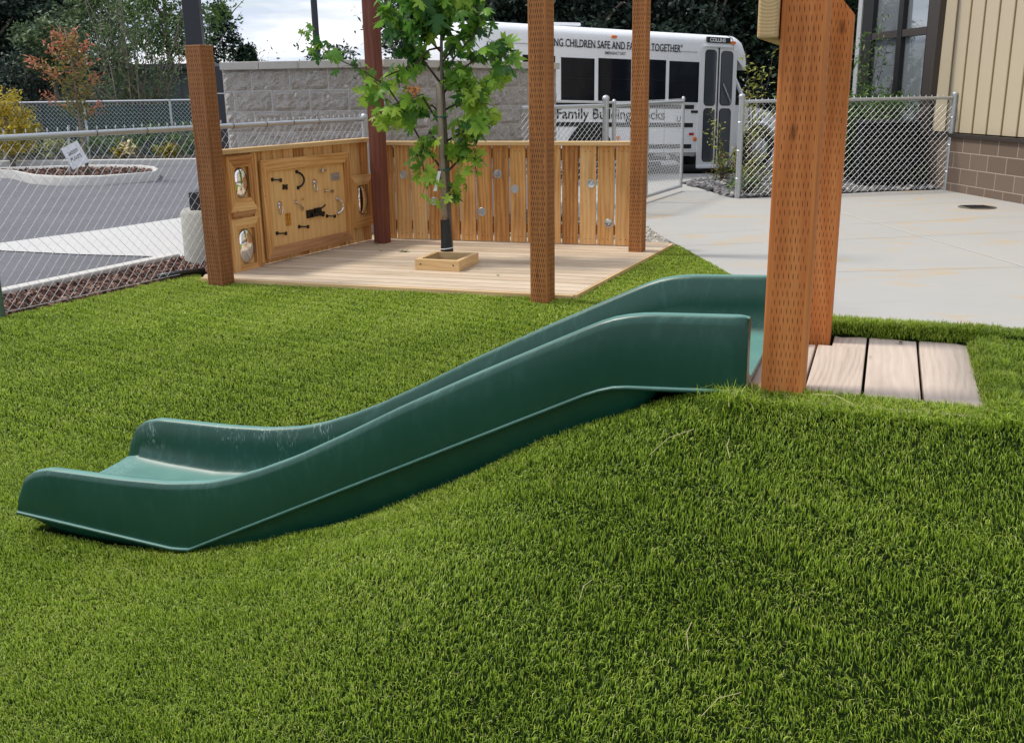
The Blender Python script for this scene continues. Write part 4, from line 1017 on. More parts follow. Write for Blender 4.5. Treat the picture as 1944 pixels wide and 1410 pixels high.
# rear wheel arch
def arch(s,r,name,c=None):
    pts=[BL_(s+r*math.cos(t),0,.36+r*math.sin(t)) for t in np.linspace(-.2,math.pi+.2,22)]
    m=MB(); m.prism(pts,-BNo*.006); m.build(name,M['black'],bus)
arch(sw,.43,'wheel_arch')
# cab and hood
hz=bp(1415,200)[1]
m=MB(); s0=sF+.0; P=[(s0,skz),(s0,hz-.02),(sF+.12,hz),(sF+.55,hz-.02),(sF+.95,hz-.10),(sF+1.08,hz-.22),(sF+1.1,skz)]
def cabrow(d,inset=0): return [BL_(s,d,z) for s,z in P]
m.prism([BL_(s,.08,z) for s,z in P],BNo*(Wd-.16)); m.build('hood',M['white'],bus,bevel=.05)
arch2=[BL_(swf+.42*math.cos(t),.079,.36+.42*math.sin(t)) for t in np.linspace(0,math.pi,22)]; m=MB(); m.prism(arch2,-BNo*.004); m.build('wheel_arch',M['black'],bus)
m=MB(); ring=[BL_(swf+.46*math.cos(t),.06,.36+.46*math.sin(t)) for t in np.linspace(0,math.pi,22)]; m.tube(ring,.03,8); m.build('fender_flare',M['white'],bus,smooth=True)
# windscreen pillars and glass
q0=bp(1394,140); q1=bp(1423,196)
m=MB(); m.prism([BL_(sF+.02,.12,hz-.02),BL_(q1[0],.12,hz-.01),BL_(q0[0]+.02,.12,q0[1]+.12),BL_(sF+.02,.12,q0[1]+.12)],BNo*(Wd-.24)); m.build('windscreen',M['glassdark'],bus)
m=MB(); m.tube([BL_(q0[0]-.02,.10,q0[1]+.1),BL_(q1[0]+.02,.10,hz-.01)],.034,8); m.build('pillar',M['white'],bus)
m=MB(); a=bp(1394,187); b=bp(1428,170); m.tube([BL_(a[0],.0,a[1]),BL_(b[0],-.1,b[1]+.0),BL_(b[0]+.22,-.2,b[1]+.12)],.008,6); m.build('mirror_arm',M['black'],bus)
M['seam']=basic('panel seam grey',(.38,.38,.39),.5,0,.1,5)
m=MB(); zs_=(bp(1323,100)[1],bp(1323,222)[1],bp(1323,262)[1])
for x_ in (1060,1132,1200,1267): a=bp(x_,0)[0]; m.box(BL_(a,-.001,skz),BE*.008,BNo*.004,(0,0,bp(x_,198)[1]-skz))
m.build('panel_seam',M['seam'],bus)
m=MB(); a=bp(965,0)[0]; b=bp(1327,0)[0]; m.prism([BL_(a,0,zs_[0]),BL_(b,0,zs_[0]),BL_(b,0,zs_[0]+.008),BL_(a,0,zs_[0]+.008)],-BNo*.005); m.build('gutter_rail',M['seam'],bus)
m=MB()
for k in range(64):
    s_k=a+(b-a)*k/63; q=BL_(s_k,0,skz+.03); m.tube([q,q-BNo*.003],.006,6)
m.build('rivet_row',M['seam'],bus)['kind']='stuff'
# lettering
def text(s,width,height,org,ux,uz,mat,parent,name='lettering',bold=0,align=0,font_shear=0):
    cu=bpy.data.curves.new('t','FONT'); cu.body=s; cu.size=1; cu.offset=bold; cu.shear=font_shear; cu.resolution_u=3
    ob=bpy.data.objects.new('t',cu); C.objects.link(ob); bpy.context.view_layer.update()
    dg=bpy.context.evaluated_depsgraph_get(); me=bpy.data.meshes.new_from_object(ob.evaluated_get(dg)); bpy.data.objects.remove(ob)
    v=np.array([x.co[:] for x in me.vertices]); lo,hi=v.min(0),v.max(0)
    sx=width/(hi[0]-lo[0]); sz=height/(hi[1]-lo[1]); m=MB(); ux=Vector(ux).normalized(); uz=Vector(uz).normalized(); org=Vector(org)
    m.v=[tuple(org+ux*((p[0]-lo[0])*sx)+uz*((p[1]-lo[1])*sz)) for p in v]; m.f=[tuple(p.vertices) for p in me.polygons]; m.mi=[0]*len(m.f); m.uv=[[(0,0)]*len(f) for f in m.f]
    return m.build(name,mat,parent)
bz=Vector((0,0,1)); bx=(BE+Vector((0,0,TL))).normalized()
def bustext(s,x0,y0,x1,y1,xr=None,**k):
    """x0..x1 across, y0 top and y1 bottom read at pixel column xr"""
    xr=xr or (x0+x1)/2; a=bp(x0,0)[0]; b=bp(x1,0)[0]; zt=bp(xr,y0)[1]; zb=bp(xr,y1)[1]
    return text(s,b-a,zt-zb,BL_(a,-.006,zb),bx,bz,k.pop('mat',M['ink']),bus,**k)
bustext('KEEPING CHILDREN SAFE AND FAMILIES TOGETHER"',1021,84,1298,99,1270,bold=.012)
bustext('EMERGENCY EXIT',1149,99,1189,104.5,1169,bold=.01)
bustext('Family Building Blocks',1056,207,1268,233,1160,bold=.014)
bustext('U',1291,220,1299,232,1295,bold=.01)
sidebox(1343,70,1386,83,.03,.04,M['stripe'],'badge')
a=bp(1350,0)[0]; b=bp(1380,0)[0]; z=bp(1365,80.5)[1]; z1=bp(1365,73)[1]; text('COLLINS',b-a,z1-z,BL_(a,-.013,z),bx,bz,M['white'],bus,bold=.03)
sidebox(1269,293,1281,304,.0,.008,M['stripe'],'number_plate'); a=bp(1271,0)[0]; b=bp(1279,0)[0]; z=bp(1275,301.5)[1]; z1=bp(1275,295)[1]; text('23',b-a,z1-z,BL_(a,-.010,z),bx,bz,M['white'],bus,bold=.02)
# ---------------------------------------------------------------- building
D0=G(1800,361); D1=G(1944,386.5); DU=(D0-D1).normalized(); DN=Vector((-DU.y,DU.x,0))
if DN.x>0: DN=-DN
def dp(px,py): return onp(px,py,D0,DU)
def DW(s,z,o=0): return D0+DU*s+DN*o+Vector((0,0,z))
bld=empty('siding_building',D0,'beige metal-sided building with brown masonry base and dark framed windows','building')
M['siding']=basic('beige metal siding',(.50,.42,.29),.55,0,.06,1.5,.0)
M['blackframe']=basic('near black window frame',(.018,.016,.016),.4,.2,.12,8)
M['siding_rib']=basic('siding rib dark tan',(.25,.18,.10),.6,0,.06,3)  # ribs darker than the panel, marking its seam lines
M['bronze']=basic('dark bronze frame',(.060,.048,.042),.45,.3,.12,8)
def brickmat():
    t=NT('brown masonry'); uv=t.uv(); b=t.n.new('ShaderNodeTexBrick'); b.inputs['Scale'].default_value=1; b.inputs['Brick Width'].default_value=.395; b.inputs['Row Height'].default_value=.203
    b.inputs['Mortar Size'].default_value=.006; b.inputs['Mortar Smooth'].default_value=.2; b.inputs['Color1'].default_value=(.17,.12,.088,1); b.inputs['Color2'].default_value=(.225,.165,.125,1); b.inputs['Mortar'].default_value=(.50,.42,.34,1)
    t.lk(uv,b.inputs['Vector']); n=t.noise(t.pos(),60,5,.7); c=t.mix(t.M('MULTIPLY',n,.55),b.outputs['Color'],(.09,.07,.055)); t.set(c,.9,0,.2)
    t.bump(t.M('SUBTRACT',t.M('MULTIPLY',n,.4),t.M('MULTIPLY',b.outputs['Fac'],.6)),.5,.006); return t.m
M['brick']=brickmat()
sc_=dp(1783,120)[0]; zb=(dp(1808,255.3)[1]+dp(1944,265.8)[1])/2; SE=-11.0
m=MB(); P=[DW(SE,-.1,.05),DW(sc_,-.1,.05),DW(sc_,zb-.03,.05),DW(SE,zb-.03,.05)]
m.face(P[::-1] if False else P,[(p_[0],p_[1]) for p_ in ((0,.0),(sc_-SE,.0),(sc_-SE,zb+.07),(0,zb+.07))]); m.box(DW(SE,-.1,-.3),DU*(sc_-SE),DN*.34,(0,0,zb+.06)); m.build('masonry_base',M['brick'],bld)
m=MB(); m.box(DW(SE,zb-.03,-.2),DU*(sc_-SE),DN*.285,(0,0,.045)); m.build('sill_flashing',M['bronze'],bld)
m=MB(); m.box(DW(SE,zb+.03,-.3),DU*(sc_-SE),DN*.31,(0,0,5)); m.build('siding_panel',M['siding'],bld)
m=MB(); s=sc_-.02
xs_=[dp(x,100)[0] for x in (1812,1837,1864,1892,1920.5)]; pitch_=(xs_[0]-xs_[-1])/4
s=xs_[0]+pitch_
while s>SE:
    if s<sc_-.05: m.box(DW(s-.010,zb+.031,.008),DU*.018,DN*.016,(0,0,4.9)); 
    s-=pitch_
m.build('siding_rib',M['siding_rib'],bld)
# corner column and window bay
sc2=dp(1762,120)[0]; se=dp(1641,100)[0]
m=MB(); m.box(DW(sc_,-.05,-.1),DU*(dp(1768,100)[0]-sc_),DN*.19,(0,0,6)); m.build('corner_column',M['bronze'],bld,bevel=.004)
w0s=dp(1768,100)[0]; z_sill=.35
M['winglass']=basic('reflecting window glass',(.05,.06,.065),.03,.0,.2,2,spec=1.0)
M['winglass'].node_tree.nodes['Principled BSDF'].inputs['Metallic'].default_value=.55
M['winglass'].node_tree.nodes['Principled BSDF'].inputs['Base Color'].default_value=(.34,.37,.40,1)
for l in list(M['winglass'].node_tree.links):
    if l.to_socket.name in('Base Color',): M['winglass'].node_tree.links.remove(l)
m=MB(); m.box(DW(w0s,-.05,-.3),DU*(se-w0s),DN*.36,(0,0,z_sill+.05)); m.build('window_base',M['bronze'],bld)
m=MB(); m.box(DW(w0s,z_sill,-.02),DU*(se-w0s),DN*.02,(0,0,5.6)); wg=m.build('window',M['winglass'],bld)
m=MB(); L_=se-w0s; zt_=dp(1720,64)[1]
smul=dp(1713,100)[0]
for a,w in ((w0s,.06),(smul-.06,.14),(se-.34,.34),): m.box(DW(a,z_sill,.0),DU*w,DN*.07,(0,0,5.6))
m.build('window_frame',M['blackframe'],bld,bevel=.003)
m=MB(); m.box(DW(w0s+.06,zt_-.045,.001),DU*(L_-.40),DN*.06,(0,0,.10)); m.build('window_transom',M['bronze'],bld); m=MB(); m.box(DW(w0s+.06,z_sill,.001),DU*(L_-.40),DN*.06,(0,0,.08)); m.build('window_transom',M['bronze'],bld)
m=MB(); m.box(DW(se,-.05,-.3),DU*.14,DN*.39,(0,0,6)); m.build('edge_trim',basic('grey edge trim',(.45,.45,.44),.5,.2),bld)
m=MB(); m.box(DW(se-.02,-.05,-4),DU*.06,DN*3.6,(0,0,6)); m.box(DW(SE,5.0,-6),DU*(se-SE+.3),DN*6.3,(0,0,.2)); m.build('rear_wall',M['siding'],bld)
# slanted downspout outlet
a=V(1742,225,13.9); b=V(1768,200,13.7)
m=MB(); m.beam(a,b,.07,.09); m.beam(b,Vector((b.x,b.y,b.z+.01))+Vector((.02,0,1.6)),.08,.08); m.build('downspout',M['bronze'],bld)
# dark cabinet
c0=V(1632,345,13.85); c1=V(1738,345,13.85); cz=V(1680,232,13.85).z
cab=empty('utility_cabinet',((c0.x+c1.x)/2,14.0,0),'black utility cabinet behind the right mesh fence, under the windows','cabinet')
m=MB(); m.box(Vector((c0.x,13.85,.03)),(c1.x-c0.x,-.03,0),(.02,.36,0),(0,0,cz-.05)); m.build('cabinet_body',basic('matt black cabinet',(.006,.007,.008),.7,0,.2,5,spec=.15),cab,bevel=.02)
m=MB(); m.box(Vector((c0.x-.02,13.83,cz-.02)),(c1.x-c0.x+.04,-.03,0),(.02,.42,0),(0,0,.04)); m.build('cabinet_lid',M['darksteel'],cab,bevel=.01)
m=MB()
for k in range(6): m.box(Vector((c0.x+.06,13.835,.15+k*.12)),(c1.x-c0.x-.12,-.025,0),(0,.004,0),(0,0,.03))
m.build('louvre',M['black'],cab)
# ---------------------------------------------------------------- plants
def leafmesh(parent,name,mat,P,size,droop=.3,shape='quad',tone=None,up=.3,asp=.45,dirs=None):
    n=len(P); P=np.asarray(P)
    d=rng.normal(0,1,(n,3)) if dirs is None else dirs+rng.normal(0,.35,(n,3))
    d[:,2]=d[:,2]*.6-droop; d/=np.linalg.norm(d,axis=1)[:,None]
    nn=rng.normal(0,.6,(n,3)); nn[:,2]+=up*3; w=np.cross(d,nn); w/=np.linalg.norm(w,axis=1)[:,None]+1e-9
    nrm_=np.cross(w,d)
    sz=(size*rng.uniform(.6,1.3,n))[:,None]
    if shape=='quad':   # pointed leaf: diamond
        base=[(0,0,0),(.45,-asp/2,.0),(1,0,-.12),(.45,asp/2,.0)]
        faces=[(0,1,2,3)]
    elif shape=='maple':
        h=[(.00,.0),(.10,-.10),(.30,-.20),(.28,-.04),(.48,.02),(.30,.14),(.24,.22),(.42,.30),(.66,.52),(.42,.50),(.34,.52),(.16,.44),(.24,.62),(.16,.80),(.06,.86),(0,1.0)]
        pts=h+[(-x,y) for x,y in h[-2:0:-1]]
        c=(0,.30); base=[(c[1],c[0],0.0)]+[(y,x,-abs(x)*.42-.34*y*y) for x,y in pts]
        N_=len(pts); faces=[(0,1+i,1+(i+1)%N_) for i in range(N_)]
    B=np.array(base); m_=len(B)
    v=P[:,None,:]+d[:,None,:]*(B[None,:,0:1]*sz[:,None,:])+w[:,None,:]*(B[None,:,1:2]*sz[:,None,:])+nrm_[:,None,:]*(B[None,:,2:3]*sz[:,None,:])
    F=(np.array(faces)[None]+np.arange(n)[:,None,None]*m_).reshape(-1,len(faces[0]))
    t=np.repeat(rng.random(n) if tone is None else tone,m_)
    return npmesh(name,v.reshape(-1,3),F,mat,parent,tone=t)
M['bark']=basic('grey bark',(.16,.13,.105),.9,0,.3,20,.6,60)
M['twig']=basic('pale twigs',(.24,.19,.14),.8,0,.25,20)
M['twigdark']=basic('dark twigs',(.07,.045,.035),.8,0,.25,20)
M['maple']=foliage('maple leaves',[(0,(.03,.10,.025)),(.42,(.065,.19,.035)),(.70,(.22,.43,.045)),(.985,(.38,.55,.07)),(1,(.5,.25,.1))],.45,.42)
# young maple
TB=G(849,489,.06); tx,ty=TB.x,TB.y
def TP(px,py,dy=0): 
    v=V(px,py,ty+dy); return v
maple=empty('young_maple_tree',(tx,ty,.05),'young maple with lobed green leaves growing out of the square frame in the deck','tree')
m=MB(); m.tube([TP(856,480,.03),TP(852,400,.04),TP(848,300,.05),TP(842,200,.05),TP(838,120,.05),TP(838,40,.05),TP(840,-60,.04)],[.022,.021,.020,.018,.014,.011,.006],10); m.build('trunk',M['bark'],maple,smooth=True)
m=MB(); a_=TP(849,484,.01); b2=TP(845,417,.01); m.tube([a_,a_+(b2-a_)*.3,a_+(b2-a_)*.33,b2],[.056,.047,.046,.039],20); m.build('trunk_guard',M['black'],maple,auto=40)
m=MB(); c=a_+(b2-a_)*.2; m.tube([c+Vector((math.cos(t)*.054,math.sin(t)*.054,.006*math.cos(t))) for t in np.linspace(0,6.2832,21)[:-1]],.004,6,closed=True); m.build('cable_tie',M['white'],maple)
branches=[([(845,330),(800,270),(770,215),(735,165),(690,135),(640,112),(600,85),(572,62)],0.0,-.1,24,.13),
 ([(843,250),(800,180),(775,190),(745,200),(722,235)],0,-.15,16,.14),
 ([(845,290),(815,250),(800,290),(805,330),(815,345)],0,-.25,22,.13),
 ([(838,160),(800,110),(770,70),(745,30),(728,0)],0,.15,34,.16),
 ([(838,100),(800,60),(790,10),(780,-40)],0,-.2,34,.16),
 ([(838,120),(870,80),(900,40),(905,0),(900,-50)],0,.2,26,.16),
 ([(840,180),(880,130),(920,100),(950,85),(975,140)],0,-.12,26,.15),
 ([(840,60),(835,20),(830,-30)],0,-.15,26,.17),
 ([(843,210),(880,190),(915,170),(940,150),(968,120)],0,.2,24,.14),
 ([(845,270),(880,250),(910,235),(930,215)],0,-.2,30,.13),
 ([(846,310),(870,280),(895,230),(910,190)],0,.2,28,.13),
 ([(846,330),(875,300),(900,300),(905,330)],0,-.1,16,.12),
 ([(848,350),(860,360),(862,375)],0,-.1,9,.13),
 ([(842,220),(820,200),(790,215),(745,210),(720,215)],0,.12,18,.14),
 ([(840,140),(860,150),(890,160),(915,200)],0,-.2,30,.13),
 ([(838,90),(815,95),(790,120),(745,140),(690,165),(700,185)],0,-.1,14,.16),
 ([(838,30),(870,10),(890,-20)],0,-.1,18,.16),([(838,10),(810,-20),(760,-35),(740,-60)],0,.1,20,.16),
 ([(842,150),(862,110),(905,60),(920,25),(925,10)],0,-.1,12,.12)]
br=MB(); lp_=[]; ld=[]; lt=[]; LS=[]
for pts,_,dy,nl,sz in branches:
    P=[TP(x,y,.05+dy*(i/(len(pts)-1))) for i,(x,y) in enumerate(pts)]
    br.tube(P,[.010-.0075*i/(len(P)-1) for i in range(len(P))],6)
    for k in range(int(nl*1.7)):
        t=random.uniform(.22,1.0)*(len(P)-1); i=min(int(t),len(P)-2); p=P[i].lerp(P[i+1],t-i)
        p0=p.copy(); p=p+Vector((random.gauss(0,.05),random.gauss(0,.07),random.gauss(0,.045)))
        br.tube([p0,(p0+p)/2+Vector((0,0,.01)),p],.0016,4,cap=False)
        lp_.append(tuple(p)); ld.append((random.gauss(0,.8),random.gauss(-.2,.7),-.55)); LS.append(sz*.86*random.uniform(.6,1.1))
        far_end=t/(len(P)-1); top=(p.z>1.55)
        lt.append(min(.95,max(0,random.gauss(.42 if top else .64,.2)+(.18 if far_end>.7 else 0))))
br.build('branches',M['twigdark'],maple,smooth=True)
lp_=np.array(lp_); ld=np.array(ld); lt=np.array(lt); LS=np.array(LS)
leafmesh(maple,'leaves',M['maple'],lp_,LS,.25,'maple',lt,up=.15,dirs=ld)
m=MB(); c=TP(783,185,-.05); 
for k in range(16): 
    q=c+Vector((random.uniform(-.05,.05),random.uniform(-.02,.02),random.uniform(-.03,.04)+k*.004)); m.tube([q,q+Vector((.02,0,.014))],[.022,.006],7)
m.build('seed_cluster',basic('orange brown seed cluster',(.55,.24,.08),.7,0,.3,50),maple)
stake=empty('tree_stake',(tx-.03,ty-.05,.05),'weathered round wooden stake tied beside the young maple trunk','stake')
m=MB(); m.tube([TP(844,414,-.056),TP(843,400,-.055),TP(838,280,-.055),TP(833,160,-.055)],.024,12); m.build('pole',basic('weathered stake wood',(.27,.215,.155),.85,0,.3,14,.4,50),stake,smooth=True)
for (x,y) in ((836,222),(841,322)):
    m=MB(); c=TP(x+2,y,-.02); m.tube([c+Vector((math.cos(t)*.045,math.sin(t)*.055,0)) for t in np.linspace(0,6.2832,17)[:-1]],.008,6,closed=True); m.build('tree_tie',basic('green tie band',(.02,.10,.07),.6),stake)
m=MB(); a=TP(834,325,-.10); b=TP(826,363,-.12); m.prism([a-Vector((.012,0,0)),a+Vector((.014,0,0)),b+Vector((.012,0,0)),b-Vector((.014,0,0))],(0,.002,0)); m.build('plant_tag',M['white'],stake)
# generic trees and shrubs
def crown_pts(c,rx,ry,rz,nclump,per,cs,shell=.6,cone=0):
    out=[];tn=[]
    for k in range(nclump):
        d=rng.normal(0,1,3); d/=np.linalg.norm(d); r=rng.uniform(shell,1.0)
        p=d*r; z=p[2]
        if cone: 
            hz_=rng.uniform(-1,1)**1; rad=(1-(hz_+1)/2)**.85*rng.uniform(.5,1); a=rng.uniform(0,6.28); p=np.array([math.cos(a)*rad,math.sin(a)*rad,hz_])
        q=np.array(c)+p*np.array([rx,ry,rz]); m_=rng.normal(0,1,(per,3))*cs*np.array([1,1,.6]); out.append(q+m_)
        tn.append(np.clip(rng.normal(rng.uniform(.15,.75),.14,per),0,1))
    return np.concatenate(out),np.concatenate(tn)
def tree(name,label,x,y,zc,rx,rz,mat,leaf,nclump,per,cs,trunk=.2,cone=0,cat='tree',group=None,shell=.5,asp=.5,limbs=6,droop=.3,barkm=None,ry=None):
    t=empty(name,(x,y,0),label,cat,group); ry=ry or rx
    m=MB(); m.tube([Vector((x,y,-.1)),Vector((x+.02,y,zc*.5)),Vector((x,y,zc+rz*.6))],[trunk,trunk*.75,trunk*.15],8)
    for k in range(limbs):
        a=random.uniform(0,6.28); z0=zc-rz*random.uniform(.1,.7) if not cone else zc+rz*random.uniform(-.8,.6); z0=max(z0,.1*zc)
        q=Vector((x+math.cos(a)*rx*.7,y+math.sin(a)*ry*.7,z0+rz*random.uniform(.1,.7))); m.tube([Vector((x,y,z0)),(Vector((x,y,z0))+q)/2+Vector((0,0,.05*rz)),q],[trunk*.4,trunk*.25,trunk*.06],5)
    m.build('trunk',barkm or M['bark'],t,smooth=True)
    P,tn=crown_pts((x,y,zc),rx,ry,rz,nclump,per,cs,shell,cone)
    ok=P[:,2]>.03; leafmesh(t,'crown',mat,P[ok],leaf,droop,'quad',tn[ok],asp=asp)
    return t
M['f_dark']=foliage('dark evergreen foliage',[(0,(.016,.028,.024)),(.5,(.034,.056,.040)),(1,(.085,.125,.075))],.12,.5)
M['f_fir']=foliage('fir foliage',[(0,(.012,.028,.018)),(.5,(.03,.06,.035)),(1,(.07,.12,.06))],.12,.5)
M['f_mid']=foliage('mid green foliage',[(0,(.045,.075,.04)),(.5,(.10,.155,.07)),(1,(.21,.28,.11))],.3,.5)
M['f_light']=foliage('light green foliage',[(0,(.05,.10,.03)),(.5,(.10,.19,.05)),(1,(.22,.34,.08))],.35,.5)
M['f_red']=foliage('red tipped foliage',[(0,(.10,.14,.03)),(.35,(.28,.26,.06)),(.6,(.42,.17,.07)),(1,(.62,.22,.14))],.35,.45)
M['f_gold']=foliage('golden foliage',[(0,(.22,.20,.03)),(.5,(.55,.42,.04)),(1,(.80,.65,.10))],.3,.5)
M['f_yel']=foliage('yellow green foliage',[(0,(.10,.14,.03)),(.5,(.32,.36,.07)),(1,(.62,.60,.14))],.35,.5)
M['f_mix']=foliage('mixed border foliage',[(0,(.04,.09,.02)),(.6,(.12,.20,.05)),(.86,(.35,.36,.08)),(.94,(.6,.28,.08)),(1,(.5,.10,.12))],.3,.5)
# dark trees, left
def at(px,y): v=V(px,190,y); return v.x
for k,(px,y,zc,rx,rz,lab) in enumerate(((-60,36,4.3,3.0,4.4,'huge dark evergreen at the far left edge behind the low grey building'),(45,38,4.6,2.4,4.2,'dark evergreen just left of the red-tipped sapling, behind the low grey building'),(130,40,4.9,2.1,4.2,'dark evergreen rising behind the red-tipped sapling'))):
    tree('evergreen_tree',lab,at(px,y),y,zc,rx,rz,M['f_dark'],.20,300,60,.32,.35,group='dark evergreens on the left skyline',shell=.25)
tree('leafy_tree','mid green round tree peeking over the red-tipped sapling',at(108,29),29,2.75,.95,.85,M['f_mid'],.13,90,45,.16,.09)
tree('leafy_tree','dark green bush spreading left of the red-tipped sapling',at(55,29.5),29.5,1.9,.9,.7,M['f_dark'],.13,60,45,.16,.08)
# wispy tree with bare stems
wx,wy=at(270,27),27
wt_=empty('wispy_tree',(wx,wy,0),'wispy tree with many bare upright stems and thin green leaves behind the far fence','tree')
m=MB(); lp2=[];tn2=[]
for k in range(46):
    a=random.gauss(0,.55); h=random.uniform(2.2,4.6); b0=Vector((wx+random.gauss(0,.25),wy+random.gauss(0,.3),0)); P=[b0]
    for i in range(1,7):
        f=i/6; P.append(b0+Vector((math.sin(a)*h*.75*f**1.1+random.gauss(0,.05),random.gauss(0,.12)+random.gauss(0,.2)*f,h*f*math.cos(a*.8))))
    m.tube(P,[.028,.024,.02,.016,.012,.008,.004],5)
    for i in range(2,7):
        if random.random()<.9:
            for _ in range(26): lp2.append(tuple(P[i]+Vector((random.gauss(0,.17),random.gauss(0,.17),random.gauss(0,.2))))); tn2.append(random.random())
m.build('stems',M['twig'],wt_,smooth=True)
leafmesh(wt_,'leaves',M['f_mid'],np.array(lp2),.13,.5,'quad',np.array(tn2),asp=.3)
tree('leafy_tree','light green tree leaning out from behind the tall dark lamp pole',at(330,33),33,4.2,1.9,2.6,M['f_light'],.16,170,42,.26,.14,shell=.35)
tree('leafy_tree','mid green tree behind the bare stems of the wispy tree',at(225,34),34,3.6,1.5,2.2,M['f_mid'],.15,120,42,.26,.14,shell=.35)
for px,zc,rx,rz,lab in ((432,2.9,1.25,1.95,'small pointed fir against the sky, just right of the stout brown post'),(475,2.45,.5,.75,'smallest fir tip showing above the left end of the block wall')):
    tree('fir_tree',lab,at(px,42),42,zc,rx*1.4,rz,M['f_fir'],.17,190,28,.13,.1,cone=1,limbs=10,droop=.1)
tree('leafy_tree','small shrub top showing over the block wall near the thin distant pole',at(628,24),24,1.95,.62,.62,M['f_dark'],.11,60,22,.13,.05,shell=.3)
tree('leafy_tree','loose twiggy shrub top over the block wall left of the corner post',at(660,25),25,1.9,.45,.6,M['f_mid'],.10,26,14,.15,.04,shell=.3)
# dark wood behind the bus
spots=[(735,33,4.9,2.3,3.0),(850,31,3.0,2.4,3.3),(970,32,3.2,2.4,3.6),(1090,31,3.3,2.4,3.8),(1210,32,3.4,2.5,3.9),(1330,31,3.4,2.4,3.9),(1440,32,3.3,2.4,3.9),(1560,30,3.2,2.2,3.9),(1690,31,3.4,2.6,4.0),(1830,33,3.4,2.6,4.2)]
labs=['tall evergreen behind the upper left of the young maple','evergreen behind the rear end of the bus','evergreen behind the bus roof, left of the front deck post','evergreen behind the bus roof, right of the front deck post','evergreen above the bus lettering, beside the right deck post','evergreen above the bus door','evergreen between the bus nose and the orange slide post','evergreen hidden mostly by the orange slide posts','evergreen seen between the slide posts and the window bay','evergreen behind the siding building']
for (px,y,zc,rx,rz),lab in zip(spots[1:],labs[1:]):
    tree('evergreen_tree',lab,at(px,y),y,zc,rx,rz,M['f_dark'] if (px//10)%3 else M['f_fir'],.17,330,55,.26,.3,group='dark evergreens behind the bus',shell=.2,asp=.6)
# low grey building on the left with slot window
gx0=V(-250,190,31); gx1=V(400,190,31)
gb_=empty('grey_outbuilding',(gx0.x,31,0),'low dark grey building with a slot window behind the far fence','building')
M['greyclad']=basic('grey green cladding',(.085,.10,.095),.8,0,.2,3); m=MB(); z=V(100,128,31).z
m.box(Vector((gx0.x,31,-.1)),(gx1.x-gx0.x,0,0),(0,3,0),(0,0,z)); m.build('wall',M['greyclad'],gb_)
m=MB()
x=gx0.x
while x<gx1.x: m.box(Vector((x,30.985,0)),(.03,0,0),(0,.014,0),(0,0,z-.12)); x+=.35
m.build('cladding_batten',basic('cladding batten',(.07,.08,.078),.8),gb_)
a=V(36,172,30.97); b=V(82,183,30.97); m=MB(); m.box(Vector((a.x,30.95,b.z)),(b.x-a.x,0,0),(0,.03,0),(0,0,a.z-b.z)); w_o=m.build('window',M['glassdark'],gb_)
m=MB(); f_=.05
m.box(Vector((a.x-f_,30.94,b.z-f_)),(b.x-a.x+2*f_,0,0),(0,.03,0),(0,0,f_)); m.box(Vector((a.x-f_,30.94,a.z)),(b.x-a.x+2*f_,0,0),(0,.03,0),(0,0,f_)); m.box(Vector((b.x,30.94,b.z)),(f_,0,0),(0,.03,0),(0,0,a.z-b.z)); m.build('window_frame',M['galv'],w_o)
m=MB(); m.box(Vector((gx0.x-.3,30.7,z-.12)),(gx1.x-gx0.x+.6,0,0),(0,3.6,0),(0,0,.16)); m.build('roof',M['darksteel'],gb_)
# dark green screen hedge behind far fence
gs=empty('green_screen_fence',(V(0,200,24.2).x,24.2,0),'dark green solid screen fence behind the far mesh fence','fence')
m=MB(); a=V(-300,250,24.2); b=V(620,250,24.2)
x=a.x
while x<b.x: m.box(Vector((x,24.2,.02)),(1.18,0,0),(0,.03,0),(0,0,1.16)); x+=1.2
m.build('screen_panel',basic('dark green screen',(.022,.055,.045),.8,0,.3,3),gs)
m=MB(); x=a.x
while x<b.x: m.box(Vector((x-.03,24.16,0)),(.05,0,0),(0,.05,0),(0,0,1.22)); x+=2.4
m.build('screen_post',M['darksteel'],gs)
# far planted strip with flowers
ka=G(-250,320); kb=G(470,311); u=(kb-ka).normalized(); n=Vector((-u.y,u.x,0))
m=MB(); m.box(ka+Vector((0,0,-.05)),u*(kb-ka).length,n*.15,(0,0,.17)); o=m.build('far_kerb',M['curb'],bevel=.02); o['kind']='structure'
q=[ka+n*.15,kb+n*.15,kb+n*4.5,ka+n*4.5]; flat('planting_strip_ground',[tuple(p[:2]) for p in q],.03,M['soil'])
flw=[(18,.42,M['f_mix'],'reddish flowering shrub at the left edge, beyond the traffic island'),(60,.36,M['f_mix'],'low mixed shrub left of the white sign, against the far fence'),(108,.40,M['f_yel'],'yellow-orange flowering shrub right behind the white sign'),(195,.50,M['f_light'],'green shrub right of the sapling trunk, against the far fence'),(238,.25,M['f_gold'],'pale yellow lily clump in the far planting strip'),(275,.55,M['f_light'],'tallest light green shrub in the far planting strip'),(325,.26,M['f_gold'],'bright yellow clump left of the stout brown post'),(352,.56,M['f_light'],'green shrub just left of the stout brown post, far strip')]
for px,h,mt,lab in flw:
    h*=1.5; g=G(px,306 if h<.35 else 303); 
    P,tn=crown_pts((g.x,g.y,h*.5),h*.8,h*.5,h*.5,34,22,.06,.2); t=empty('border_shrub',(g.x,g.y,0),lab,'shrub','shrubs along the far fence'); P=P[P[:,2]>.02]
    leafmesh(t,'foliage',mt,P,.075,.0,'quad',rng.random(len(P)),asp=.4)
    m=MB()
    for k in range(5): m.tube([Vector((g.x,g.y,0)),Vector((g.x+random.gauss(0,h*.3),g.y+random.gauss(0,.1),h*.7))],.008,4)
    m.build('stems',M['twig'],t)
